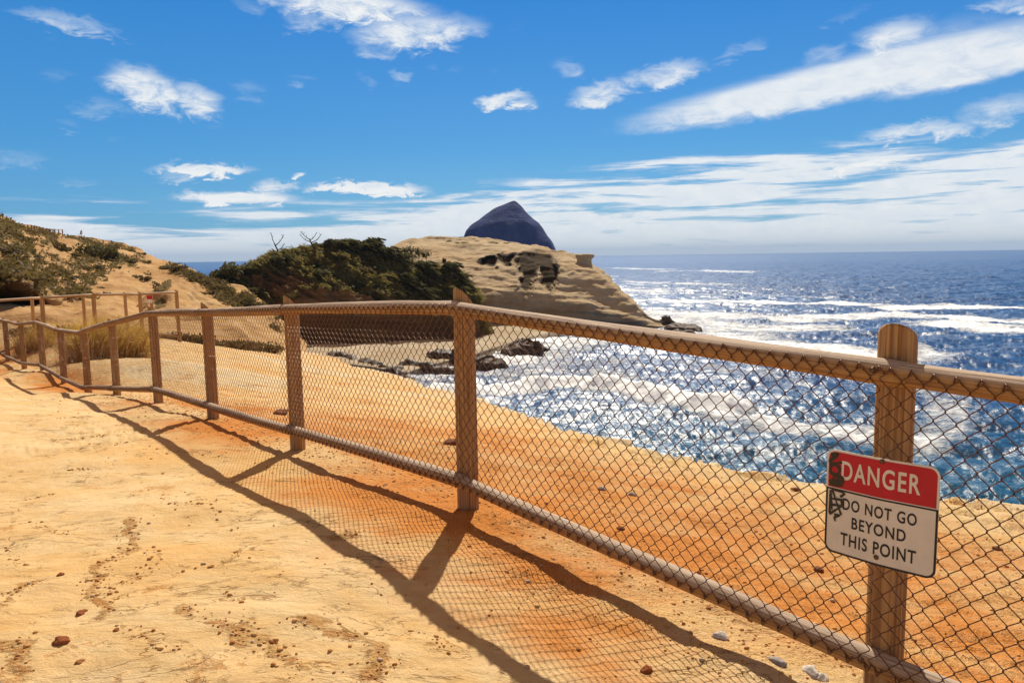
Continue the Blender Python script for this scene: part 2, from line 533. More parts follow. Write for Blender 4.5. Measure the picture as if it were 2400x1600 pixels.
def mat_wood():
    m, t, b = material('weathered_wood', 0.72, 0.25)
    uvn = t.n('ShaderNodeUVMap').outputs[0]
    rnd = t.n('ShaderNodeObjectInfo').outputs['Random']
    off = t.comb(t.math('MULTIPLY', rnd, 13.0), t.math('MULTIPLY', rnd, 41.0), rnd)
    g = t.vmath('ADD', t.mapping(uvn, scale=(9, 0.55, 1)), off)
    n1 = t.noise(g, 2.0, 7, 0.65, 0.5)
    n2 = t.noise(t.vmath('ADD', t.mapping(uvn, scale=(38, 1.2, 1)), off), 1.0, 5, 0.6, 0.2)
    n3 = t.noise(t.vmath('ADD', t.mapping(uvn, scale=(4, 2.2, 1)), off), 1.6, 4, 0.6, 0.6)
    c = t.mix(t.ramp(n1, 0.32, 0.66), (0.26, 0.115, 0.036), (0.60, 0.335, 0.125))
    c = t.mix(t.ramp(n3, 0.50, 0.75, 0, 0.45), c, (0.36, 0.25, 0.17))
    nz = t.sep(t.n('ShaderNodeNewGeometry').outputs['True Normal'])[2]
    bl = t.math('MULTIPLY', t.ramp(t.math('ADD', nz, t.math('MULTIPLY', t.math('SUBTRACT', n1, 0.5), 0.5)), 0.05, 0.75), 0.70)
    c = t.mix(bl, c, t.mix(t.ramp(n1, 0.3, 0.7), (0.28, 0.20, 0.14), (0.72, 0.62, 0.51)))   # sunlit upper sides painted paler, over the weathered grey
    crackw = t.ramp(n2, 0.66, 0.74)
    c = t.mix(t.math('MULTIPLY', crackw, 0.6), c, (0.05, 0.025, 0.012))
    knot = t.ramp(t.voro(t.vmath('ADD', t.mapping(uvn, scale=(5, 2.3, 1)), off), 1.0, 'F1'), 0.16, 0.04)
    c = t.mix(t.math('MULTIPLY', knot, 0.6), c, (0.10, 0.045, 0.018))
    t.set(b.inputs['Base Color'], c)
    h = t.math('SUBTRACT', t.math('ADD', t.math('MULTIPLY', n2, 0.005), t.math('MULTIPLY', n1, 0.008)), t.math('MULTIPLY', crackw, 0.007))
    t.set(b.inputs['Normal'], t.bump(h, 0.9))
    return m


def mat_plain(name, col, rough=0.6, spec=0.4, metal=0.0, var=0.25, sc=40.0, bump=0.0):
    m, t, b = material(name, rough, spec)
    b.inputs['Metallic'].default_value = metal
    n = t.noise(objco(t), sc, 5, 0.6)
    dk = tuple(q * (1 - var) for q in col)
    lt = tuple(min(1, q * (1 + var * 0.5)) for q in col)
    t.set(b.inputs['Base Color'], t.mix(t.ramp(n, 0.3, 0.7), dk, lt))
    if bump:
        t.set(b.inputs['Normal'], t.bump(n, 0.7, bump))
    return m


def mat_leaf(name, c1, c2, trans=0.25):
    m, t, b = material(name, 0.7, 0.2)
    tone = t.attr('tone')
    c = t.mix(tone, c1, c2)
    t.set(b.inputs['Base Color'], c)
    tr = t.n('ShaderNodeBsdfTranslucent')
    t.set(tr.inputs['Color'], t.mix(0.5, c, (c2[0] * 1.3, c2[1] * 1.4, c2[2])))
    mx = t.n('ShaderNodeMixShader')
    mx.inputs[0].default_value = trans
    t.set(mx.inputs[1], b.outputs[0])
    t.set(mx.inputs[2], tr.outputs[0])
    o = [n for n in t.t.nodes if n.type == 'OUTPUT_MATERIAL'][0]
    t.set(o.inputs[0], mx.outputs[0])
    return m


def mat_sea():
    m, t, b = material('sea_water', 0.22, 0.4)
    b.inputs['IOR'].default_value = 1.333
    p = geo(t)
    near, far = t.attr('teal'), t.attr('far')
    n0 = t.noise(t.mapping(p, scale=(0.6, 1, 1)), 0.02, 5, 0.6)
    c = t.mix(t.ramp(n0, 0.35, 0.65), (0.003, 0.050, 0.170), (0.005, 0.078, 0.240))
    c = t.mix(near, c, (0.006, 0.095, 0.150))
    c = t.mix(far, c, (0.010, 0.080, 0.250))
    fm = t.attr('foam')
    n1 = t.noise(t.mapping(p, rot=(0, 0, .2), scale=(0.7, 1.1, 1)), 0.7, 8, 0.74, 0.6)
    n2 = t.noise(p, 0.13, 5, 0.6, 0.6)
    ff = t.math('ADD', fm, t.math('MULTIPLY', t.math('SUBTRACT', n1, 0.5), 1.25))
    ff = t.math('ADD', ff, t.math('MULTIPLY', t.math('SUBTRACT', n2, 0.5), 0.6))
    foam = t.math('MULTIPLY', t.ramp(ff, 0.34, 0.72), t.ramp(fm, 0.02, 0.25))
    t.set(b.inputs['Base Color'], t.mix(foam, c, (0.90, 0.94, 0.97)))
    wr = t.attr('blur')                       # waves too small to model at this range widen the highlight
    t.set(b.inputs['Roughness'], t.math('MAXIMUM', t.ramp(foam, 0, 0.6, 0.0, 0.7), t.ramp(wr, 0, 1, 0.22, 0.30, False)))
    t.set(b.inputs['Specular IOR Level'], t.ramp(far, 0, 1, 0.70, 0.45))
    w1 = t.noise(t.mapping(p, rot=(0, 0, 0.15), scale=(0.55, 1.25, 1)), 1.5, 6, 0.62, 0.3)
    w2 = t.noise(t.mapping(p, rot=(0, 0, -0.4), scale=(0.7, 1, 1)), 6.5, 3, 0.6)
    h = t.math('ADD', t.math('MULTIPLY', w1, 0.15), t.math('MULTIPLY', w2, 0.020))
    h = t.math('ADD', h, t.math('MULTIPLY', t.math('MULTIPLY', foam, n1), 0.25))
    t.set(b.inputs['Normal'], t.bump(h, 1.0))
    return m


MG = mat_ground()
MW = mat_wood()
MWIRE = mat_plain('rusty_wire', (0.15, 0.060, 0.022), 0.42, 0.5, 0.35, 0.4, 60)
MBOLT = mat_plain('rusty_bolt', (0.16, 0.085, 0.045), 0.5, 0.5, 0.5, 0.4, 120)
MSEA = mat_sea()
# ------------------------------------------------------------------ the fence line (x, y, top rail z, bottom rail z, ground z)
FP = [(4.78, -1.00, 15.93, 14.93, 14.72), (3.12, 0.83, 16.08, 15.03, 14.80), (1.43, 2.748, 16.213, 15.098, 14.885), (-0.305, 4.777, 16.331, 15.216, 15.005),
      (-2.03, 6.876, 16.199, 15.084, 14.863), (-3.645, 8.925, 16.044, 14.929, 14.738), (-5.29, 10.988, 15.891, 14.776, 14.55),
      (-6.90, 12.85, 15.599, 14.484, 14.33), (-8.62, 14.977, 15.257, 14.142, 13.97), (-10.5, 17.3, 15.125, 14.01, 13.86),
      (-12.3, 19.40, 15.139, 14.024, 13.86), (-14.0, 21.23, 14.951, 13.836, 13.65), (-15.82, 23.249, 14.914, 13.799, 13.63), (-17.7, 25.3, 15.05, 13.93, 13.72)]
FP = np.array(FP)
FXY = FP[:, :2]


def fence_dist(x, y):
    """Signed distance to the fence line, positive on the seaward side, and the distance along it."""
    best = np.full(x.shape, 1e9)
    sgn = np.zeros(x.shape)
    along = np.zeros(x.shape)
    acc = 0
    for i in range(len(FXY) - 1):
        a, b = FXY[i], FXY[i + 1]
        L = np.linalg.norm(b - a)
        t = ((x - a[0]) * (b - a)[0] + (y - a[1]) * (b - a)[1]) / L ** 2
        t = np.clip(t, 0, 1)
        dd = np.hypot(x - a[0] - t * (b - a)[0], y - a[1] - t * (b - a)[1])
        s = (b - a)[0] * (y - a[1]) - (b - a)[1] * (x - a[0])
        m = dd < best
        best = np.where(m, dd, best)
        sgn = np.where(m, -np.sign(s), sgn)
        along = np.where(m, acc + t * L, along)
        acc += L
    return best * sgn, along


# ------------------------------------------------------------------ ground: one sheet, cut off at the cliff edge
EDGE = [(-700, 760, 36), (0, 772, 40), (100, 776, 41), (200, 782, 42), (300, 792, 43), (400, 800, 45), (500, 806, 48), (600, 812, 52), (700, 822, 56), (766, 832, 56),
        (804, 847, 52), (855, 862, 46), (932, 877, 39), (962, 887, 36), (1000, 900, 32), (1117, 926, 26), (1163, 949, 22.5), (1230, 967, 19.5), (1270, 979, 17.5),
        (1331, 1001, 15), (1418, 1024, 13), (1485, 1038, 12), (1570, 1067, 10.8), (1698, 1090, 9.8), (1825, 1109, 9.2), (1940, 1118, 8.9), (2204, 1153, 7.7), (2400, 1180, 6.9), (2900, 1270, 5.2)]
EP = np.array([P(u, v, Y) for u, v, Y in EDGE])
ctrl = [(p[0], p[1], p[4]) for p in FP]
ctrl += [tuple(q) for q in EP]
ctrl += [(0, -6, 15.03), (-8, -6, 15.25), (8, -7, 14.8), (-15, 2, 15.2), (9, -3, 14.2), (0, 1.0, 15.02), (-3, 2.5, 15.03), (-7, 5.5, 14.95), (-4.5, 7.0, 14.85),
         (1.0, 6.0, 14.72), (2.6, 3.4, 14.70), (-1.5, 9.0, 14.55), (-3.5, 13, 14.0)]
ctrl += [tuple(P(0, 932, 11.8)), tuple(P(0, 902, 16.5)), tuple(P(180, 922, 12.5)), tuple(P(-300, 940, 11.5)), tuple(P(450, 855, 24)), tuple(P(600, 880, 22)), tuple(P(720, 900, 25))]
ctrl += [tuple(P(150, 806, 24)), tuple(P(205, 803, 24.5)), tuple(P(300, 800, 26)), tuple(P(390, 800, 28)), tuple(P(60, 805, 26)), tuple(P(205, 850, 19.5)), tuple(P(330, 850, 18.5))]
ctrl = np.array(ctrl)


def _phi(r2):
    return 0.5 * r2 * np.log(r2 + 1e-9)


_n = len(ctrl)
_A = np.zeros((_n + 3, _n + 3))
_d2 = ((ctrl[:, None, :2] - ctrl[None, :, :2]) ** 2).sum(-1)
_A[:_n, :_n] = _phi(_d2) + np.eye(_n) * 0.12
_A[:_n, _n] = 1
_A[:_n, _n + 1:] = ctrl[:, :2]
_A[_n:, :_n] = _A[:_n, _n:].T
_w = np.linalg.solve(_A, np.concatenate([ctrl[:, 2], np.zeros(3)]))


def ground_base(x, y):
    z = _w[_n] + _w[_n + 1] * x + _w[_n + 2] * y
    for i in range(_n):
        z = z + _w[i] * _phi((x - ctrl[i, 0]) ** 2 + (y - ctrl[i, 1]) ** 2)
    return z


def ground_z(x, y):
    x, y = np.asarray(x, float), np.asarray(y, float)
    z = ground_base(x, y)
    fd, al = fence_dist(x, y)
    calm = 0.35 + 0.65 * sst(0.0, 0.5, np.abs(fd))
    z = z + calm * 0.035 * fbm(x * 0.55, y * 0.7, oct=3, seed=1)
    z = z + 0.010 * fbm(x * 2.6 + y * .5, y * 4.4, oct=4, seed=2)
    # thin sandstone sheets: small ledges along wandering contours
    q = fbm(x * 0.45 + 0.25 * y, y * 0.9 - 0.12 * x, oct=5, seed=5, gain=0.55) * 3.2
    fr = q - np.floor(q)
    gate = sst(0.0, 0.35, fbm(x * 0.3, y * 0.35, oct=2, seed=9))
    z = z + gate * 0.022 * (sst(0.0, 0.07, fr) - fr)
    # loose crumbs by the fence
    lo = np.exp(-((fd - 0.15) / 0.75) ** 2) + 0.6 * sst(0.3, 1.0, fd) * sst(9, 4, np.hypot(x, y))
    z = z + lo * 0.014 * np.maximum(0, fbm(x * 11, y * 11, oct=3, seed=3))
    return z


# broken places in the sandstone crust: (width in metres, strength, line on the ground given in photo pixels)
SCARS = [(.05, .9, [(312, 1215), (305, 1250), (312, 1290), (272, 1325), (235, 1362), (212, 1400), (255, 1425), (270, 1470)]), (.035, .7, [(340, 1300), (360, 1330), (345, 1365), (300, 1388), (240, 1400)]),
         (.05, .8, [(440, 1455), (480, 1485), (555, 1508), (600, 1540), (660, 1570), (720, 1610)]), (.06, .9, [(560, 1490), (610, 1545), (640, 1570)]), (.022, .7, [(0, 1150), (60, 1148), (130, 1136)]),
         (.03, .6, [(510, 1420), (550, 1430), (600, 1448)]), (.055, .9, [(690, 1480), (740, 1490), (800, 1508), (850, 1535), (905, 1555), (885, 1585), (850, 1610)]), (.045, .8, [(0, 1450), (30, 1425), (45, 1400), (110, 1386)]),
         (.022, .55, [(290, 1505), (330, 1535), (390, 1560), (440, 1572)]), (.06, .75, [(120, 998), (180, 988), (240, 992)]), (.05, .7, [(110, 945), (160, 940), (215, 936)]), (.06, .8, [(0, 1550), (40, 1570), (60, 1610)]),
         (.02, .5, [(70, 1210), (110, 1235), (170, 1258)]), (.02, .5, [(15, 1280), (40, 1330), (60, 1345)]), (.03, .5, [(150, 1075), (210, 1070), (190, 1110)]), (.08, .8, [(785, 1270), (810, 1262), (830, 1275)]),
         (.03, .6, [(220, 1010), (260, 1015), (300, 1008)]), (.05, .5, [(395, 1180), (450, 1190), (520, 1172)]), (.03, .55, [(420, 1360), (520, 1345), (560, 1320)]), (.03, .5, [(950, 1480), (1010, 1500), (1060, 1540)])]


def make_ground():
    eaz = np.degrees(np.arctan2(EP[:, 0], EP[:, 1]))
    ed = np.log(np.hypot(EP[:, 0], EP[:, 1]))
    azs = np.concatenate([np.arange(-180, -48, 3.0), np.arange(-48, 52, 0.115), np.arange(52, 180, 3.0)])
    order = np.argsort(eaz)
    de = np.exp(np.interp(azs, np.concatenate([[-181, -75], eaz[order], [75, 110, 181]]), np.concatenate([[np.log(25), np.log(30)], ed[order], [np.log(5.5), np.log(12), np.log(25)]])))
    far = np.interp(azs, [-17, -13], [1, 0])          # left of the bay the ground runs on down into the hollow
    de = de * (1 + 0.022 * fbm(azs * 1.1, azs * 0, oct=6, seed=21, gain=0.62) * (1 - 0.5 * far))
    nr = 430
    t = np.linspace(0, 1, nr)
    d = 0.25 * (de[None] / 0.25) ** t[:, None]
    x, y = d * np.sin(np.radians(azs)), d * np.cos(np.radians(azs))
    z = ground_z(x, y)
    fd, al = fence_dist(x, y)
    er = sst(0.90, 1.0, t)[:, None] * (1 - far)[None]
    z = z - er * 0.10 * sst(-0.05, 0.12, fbm(x * 1.1, y * 1.1, oct=5, seed=57, gain=0.6)) - er * 0.05 * sst(0.1, 0.2, fbm(x * 3.1, y * 3.1, oct=4, seed=58))
    lipo = np.array([0.08, 0.2, 0.4, 0.7, 1.0, 1.4, 2.0, 2.8, 3.6, 4.5, 6])
    lipd = np.array([0.02, 0.07, 0.25, 0.7, 1.3, 2.2, 3.6, 6.0, 9.0, 12.0, 17.5])
    k = 1 + 3.5 * far
    d2 = de[None] + lipo[:, None] * k[None] + 0.12 * fbm(azs[None] * 0.8 + lipo[:, None] * 0, lipo[:, None] * 1.5 + azs[None] * 0, oct=3, seed=31) * lipo[:, None] * (1 - far[None])
    x2, y2 = d2 * np.sin(np.radians(azs)), d2 * np.cos(np.radians(azs))
    z2 = z[-1][None] - lipd[:, None] * (1 - 0.35 * far[None])
    X, Y, Z = np.concatenate([x, x2]), np.concatenate([y, y2]), np.concatenate([z, z2])
    rng = np.hypot(x, y)
    orange = np.exp(-((fd + 0.35) / 0.75) ** 2) * (0.6 + 0.5 * fbm(al * 0.5, fd * 0.8, oct=3, seed=41)) + 0.60 * sst(0.0, 0.5, fd) * sst(1.0, 0.45, t[:, None] ** 4 + 0 * fd) * sst(16, 9, rng) + 0.3 * sst(0, .5, fd) * sst(9, 16, rng)
    band = fbm(x * 0.18 + y * 0.02, y * 0.33, oct=4, seed=43)
    pale = sst(0.3, 1.5, fd) * (sst(0.965, 0.992, t[:, None] + 0 * fd) * sst(-16, -10, azs)[None] * 0.9 + 0.75 * sst(0.1, 0.5, band) * sst(10, 16, rng) - 0.15)
    loose = np.clip(np.exp(-((fd - 0.1) / 0.55) ** 2) + 0.85 * sst(0.2, 1.2, fd) * sst(16, 6, rng), 0, 1)
    scar = np.zeros_like(x)
    nearm = rng < 16
    wx, wy = x[nearm] + 0.05 * fbm(x[nearm] * 5, y[nearm] * 5, oct=4, seed=51), y[nearm] + 0.05 * fbm(x[nearm] * 5, y[nearm] * 5, oct=4, seed=52)
    sv = np.zeros(wx.shape)
    for wd, k, pts in SCARS:
        q = [on_z(u, v, 15.0)[:2] for u, v in pts]
        dmin = np.full(wx.shape, 1e9)
        for a, b in zip(q[:-1], q[1:]):
            tt = np.clip(((wx - a[0]) * (b - a)[0] + (wy - a[1]) * (b - a)[1]) / (((b - a) ** 2).sum() + 1e-9), 0, 1)
            dmin = np.minimum(dmin, np.hypot(wx - a[0] - tt * (b - a)[0], wy - a[1] - tt * (b - a)[1]))
        sv = np.maximum(sv, k * sst(wd * 1.5, wd * 0.05, dmin))
    scar[nearm] = sv
    z = z - 0.012 * sst(0.1, 0.8, scar + 0.5 * fbm(x * 9, y * 14, oct=3, seed=55) * (scar > 0))
    full = lambda a, v=0.0: np.concatenate([a, np.full(x2.shape, v)]).ravel()
    V = np.stack([X, Y, Z], -1).reshape(-1, 3)
    o = mesh('ground', V, grid_quads(*X.shape)[:, ::-1], None, MG, True, None, dict(orange=full(np.clip(orange, 0, 1)), pale=full(np.clip(pale, 0, 1), 0.2), loose=full(loose), scar=full(scar)))
    return tag(o, kind='structure')


make_ground()


# ------------------------------------------------------------------ pebbles
def lump(seed, k=2, squash=0.65):
    bm = bmesh.new()
    bmesh.ops.create_icosphere(bm, subdivisions=k, radius=1.0)
    V = np.array([v.co[:] for v in bm.verts])
    T = np.array([[v.index for v in f.verts] for f in bm.faces])
    bm.free()
    r = 1 + 0.28 * fbm(V[:, 0] * 1.3 + seed * 3.1, V[:, 1] * 1.3, V[:, 2] * 1.3, oct=3, seed=seed)
    V = V * r[:, None] * [1.15, 0.85, squash]
    return V, T


def make_gravel():
    base = [lump(s, 1) for s in range(6)]
    n = 12000
    L = np.concatenate([[0], np.cumsum(np.linalg.norm(np.diff(FXY, axis=0), axis=1))])
    s = L[1] + (RNG.random(n) ** 1.3) * (L[8] - L[1])
    fx, fy = np.interp(s, L, FXY[:, 0]), np.interp(s, L, FXY[:, 1])
    off = np.where(RNG.random(n) < 0.40, RNG.normal(0.08, 0.28, n), RNG.random(n) ** 1.2 * 5.0)
    off = np.where(RNG.random(n) < 0.10, -RNG.random(n) * 1.6, off)
    x, y = fx + 0.735 * off, fy + 0.678 * off
    for wd, k, pts in SCARS:                       # crumbs in the broken crust
        q = np.array([on_z(u, v, 15.0)[:2] for u, v in pts])
        m = int(115 * k * np.linalg.norm(np.diff(q, axis=0), axis=1).sum())
        f = RNG.random(m) * (len(q) - 1)
        x = np.concatenate([x, np.interp(f, np.arange(len(q)), q[:, 0]) + RNG.normal(0, wd * .8, m)])
        y = np.concatenate([y, np.interp(f, np.arange(len(q)), q[:, 1]) + RNG.normal(0, wd * .8, m)])
    n = len(x)
    z = ground_z(x, y)
    sz = 0.0046 * np.exp(np.clip(RNG.normal(0, 0.55, n), -1.5, 1.05))
    pt = Parts()
    tone = []
    for i in range(n):
        V, T = base[i % 6]
        a = RNG.random() * 6.28
        ca, sa = math.cos(a), math.sin(a)
        W = V * sz[i]
        W = np.stack([W[:, 0] * ca - W[:, 1] * sa + x[i], W[:, 0] * sa + W[:, 1] * ca + y[i], W[:, 2] + z[i] + sz[i] * 0.25], -1)
        pt.add(W, None, T)
        tone += [RNG.random() ** 1.5] * len(V)
    o = pt.build('gravel', MPEB, None, True, dict(tone=np.array(tone)))
    tag(o, 'small loose orange and grey pebbles strewn along the foot of the chain link fence', 'gravel', kind='stuff')


def mat_pebble():
    m, t, b = material('pebble', 0.9, 0.2)
    tone = t.attr('tone')
    c = t.mix(t.ramp(tone, 0.0, 0.55), (0.45, 0.19, 0.055), (0.62, 0.36, 0.14))
    c = t.mix(t.ramp(tone, 0.80, 0.97), c, (0.48, 0.36, 0.25))
    t.set(b.inputs['Base Color'], c)
    return m


MPEB = mat_pebble()
make_gravel()

STONES = [(144, 1508, .030, 0, 'rusty red stone on the bare sandstone near the lower left corner'), (187, 1440, .022, 0, 'small red brown stone lying on the path, left of centre foreground'),
          (143, 1347, .016, 0, 'small dark red pebble on the pale path at far left'), (272, 1478, .014, 0, 'little rust brown pebble low in the left foreground'),
          (188, 1552, .016, 1, 'thin brown chip of rock near the bottom edge at left'), (637, 1506, .014, 0, 'small red pebble on the pale path near the bottom centre left'),
          (660, 972, .115, 2, 'dark brown flat rock on the sand just behind the bottom rail'), (1055, 1042, .085, 2, 'flat reddish rock slab on the sand behind the fence, left of the middle post'),
          (1919, 1336, .030, 2, 'dark brown stone on the sand below and left of the danger sign'), (2338, 1288, .030, 2, 'brown stone on the sand right of the danger sign'),
          (1901, 1578, .036, 3, 'white stone near the bottom rail at the lower right'), (1925, 1592, .030, 3, 'flat whitish chip beside the white stone at the lower right'),
          (1688, 1495, .034, 3, 'pale rounded stone at the edge of the rail shadow'), (1823, 1553, .030, 4, 'grey rounded pebble lying inside the rail shadow'),
          (1864, 1148, .040, 2, 'red brown stone near the cliff edge left of the danger sign'), (1455, 1240, .028, 2, 'red brown lump on the sand behind the mesh, right of the middle post'),
          (1410, 1148, .030, 4, 'grey stone on the sand beyond the mesh panel'), (1482, 1161, .030, 4, 'grey flat stone further right on the sand beyond the mesh panel'),
          (1386, 1281, .022, 0, 'dark red stone just under the bottom rail right of the middle post'), (1515, 1572, .022, 0, 'dark red pebble in the mesh shadow on the path')]
SC = [(0.28, 0.085, 0.025), (0.33, 0.13, 0.04), (0.20, 0.075, 0.03), (0.62, 0.56, 0.48), (0.36, 0.31, 0.27)]
SM = [mat_plain('stone_' + n, c, 0.9, 0.2, 0, 0.35, 30, 0.01) for n, c in zip(('rust', 'brown', 'dark', 'white', 'grey'), SC)]


def ray_ground(u, v):
    d = ray(u, v)
    y = np.concatenate([np.arange(1.0, 12, 0.01), np.arange(12, 70, .05)])
    q = EYE + d[None] * (y / d[1])[:, None]
    below = q[:, 2] < ground_z(q[:, 0], q[:, 1])
    return q[np.argmax(below)] if below.any() else q[-1]


for i, (u, v, s, k, lab) in enumerate(STONES):
    q = ray_ground(u, v)
    V, T = lump(50 + i, 3, 0.45 if k in (1, 2) else 0.7)
    a = RNG.random() * 3
    V = V * s
    V = np.stack([V[:, 0] * math.cos(a) - V[:, 1] * math.sin(a), V[:, 0] * math.sin(a) + V[:, 1] * math.cos(a), V[:, 2]], -1)
    o = mesh('stone', V, None, T, SM[k])
    o.location = (q[0], q[1], q[2] + s * 0.2)
    tag(o, lab, 'stone', 'loose stones on the ground')

# ------------------------------------------------------------------ the chain link fence
fence = thing('chain_link_fence', (FP[3, 0], FP[3, 1], FP[3, 4]), 'long chain link fence with weathered round timber posts and rails running along the cliff edge', 'fence')


def lathe_post(x, y, zb, zt, r, cut, n_away, seed):
    """A round timber post whose top is cut off on a slope falling away from the path."""
    pt = Parts()
    k = 28
    th = np.arange(k) / k * 2 * np.pi
    zs = np.linspace(zb, zt - 0.16, 14)
    rows = []
    uvs = []
    nz = lambda z: 1 + 0.02 * fbm(np.cos(th) * 1.5 + seed, np.sin(th) * 1.5, th * 0 + z * 1.2, oct=2)
    for z in zs:
        rr = r * nz(z) * (1 + 0.03 * (zt - z))
        rows.append(np.stack([x + rr * np.cos(th), y + rr * np.sin(th), np.full(k, z)], -1))
        uvs.append(np.stack([np.abs((th / np.pi - 0.89) % 2 - 1), np.full(k, z)], -1))
    fall = (np.cos(th) * n_away[0] + np.sin(th) * n_away[1] + 1) * r * cut
    for f, sh in ((1.0, 1.0), (1.0, 0.985)):
        ztop = zt - fall * 1.0 - (0.012 if f == 1.0 and sh == 1.0 else 0.0)
        rr = r * nz(zt) * sh
        rows.append(np.stack([x + rr * np.cos(th), y + rr * np.sin(th), ztop], -1))
        uvs.append(np.stack([np.abs((th / np.pi - 0.89) % 2 - 1), ztop], -1))
    rr = r * 0.5
    fz = zt - (np.cos(th) * n_away[0] * 0.5 + np.sin(th) * n_away[1] * 0.5 + 1) * r * cut
    rows.append(np.stack([x + rr * np.cos(th), y + rr * np.sin(th), fz], -1))
    uvs.append(np.stack([np.cos(th) * 0.2, np.sin(th) * 0.2], -1))
    V = np.concatenate(rows + [np.array([[x, y, zt - r * cut]])])
    uv = np.concatenate(uvs + [np.zeros((1, 2))])
    m = len(V) - 1
    T = [(m - k + i, m - k + (i + 1) % k, m) for i in range(k)]
    pt.add(V, grid_quads(len(rows), k, True), T, uv)
    return pt


def axis_at(i):
    a = FXY[max(i - 1, 0)]
    b = FXY[min(i + 1, len(FXY) - 1)]
    d = (a - b) / np.linalg.norm(a - b)          # towards the right of the photo
    return d, np.array([-(-d[1]), -d[0]]) * 0 + np.array([d[1], -d[0]])


TIPS = [.16, .165, .175, .125, .125, .12, .12, .10, .09, .12, .13, .11, .10, .1]
CUTS = [1.0, 1.0, .75, 1.25, 1.2, 1.2, 1.1, 1.0, 1.0, 1.1, 1.1, 1.0, 1.0, 1.0]
PR = [.070, .070, .0665, .068, .067, .066, .064, .062, .068, .07, .075, .068, .07, .07]
RAILP = []
for i, (x, y, zt, zl, zg) in enumerate(FP):
    d, npath = axis_at(i)
    if npath @ (np.array([0.0, 0.0]) - FXY[i]) < 0 and i > 1:
        npath = -npath
    if i <= 1:
        npath = np.array([-0.735, -0.678])
    away = -npath
    pt = lathe_post(x, y, zg - 0.5, zt + TIPS[i] , PR[i], CUTS[i], away - d * 0.15, i)
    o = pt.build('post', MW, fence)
    if i == 2:
        o['label'] = 'nearest timber post, which carries the danger sign'
    RAILP.append((np.array([x, y]) + npath * (PR[i] + 0.022), zt, zl, npath, d))

RR = 0.046


def rail(i, low):
    (a, zta, zla, na, da), (b, ztb, zlb, nb, db) = RAILP[i], RAILP[i + 1]
    p0 = np.array([*a, zla if low else zta])
    p1 = np.array([*b, zlb if low else ztb])
    t = np.linspace(0, 1, 40)
    L = np.linalg.norm(p1 - p0)
    ov = 0.055 / L
    tt = -ov * 0.9 + t * (1 + 2 * ov) - 0.012
    pts = p0 + (p1 - p0) * tt[:, None]
    sag = 0.010 * np.sin(np.pi * t) * (1 if i % 2 else -0.6)
    pts[:, 2] += sag
    r = RR * (1.06 - 0.10 * t + 0.02 * np.array([math.sin(3 * q + i) for q in t * 6])) * (0.98 if low else 1.0)
    r[0] *= 0.9
    r[-1] *= 0.9
    pt = Parts()
    pt.tube(pts, r, 22)
    V = pt.V[0]
    m = len(r) * 22
    ax = np.repeat(pts, 22, 0)
    rv = V[:m] - ax
    tq = np.repeat(t * L, 22)
    an = np.tile(np.arange(22) / 22 * 2 * np.pi, len(r))
    V[:m] = ax + rv * (1 + 0.045 * fbm(np.cos(an) * 1.2 + i * 5.3, np.sin(an) * 1.2 + 9 * low, tq * 1.1, oct=3, seed=i) + 0.03 * fbm(np.cos(an) * 4, np.sin(an) * 4, tq * .8, oct=2, seed=i + 3))[:, None]
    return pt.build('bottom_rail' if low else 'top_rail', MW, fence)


for i in range(len(FP) - 1):
    rail(i, False)
    rail(i, True)

WP = 0.0359                                   # each wire zigzags through half a diamond


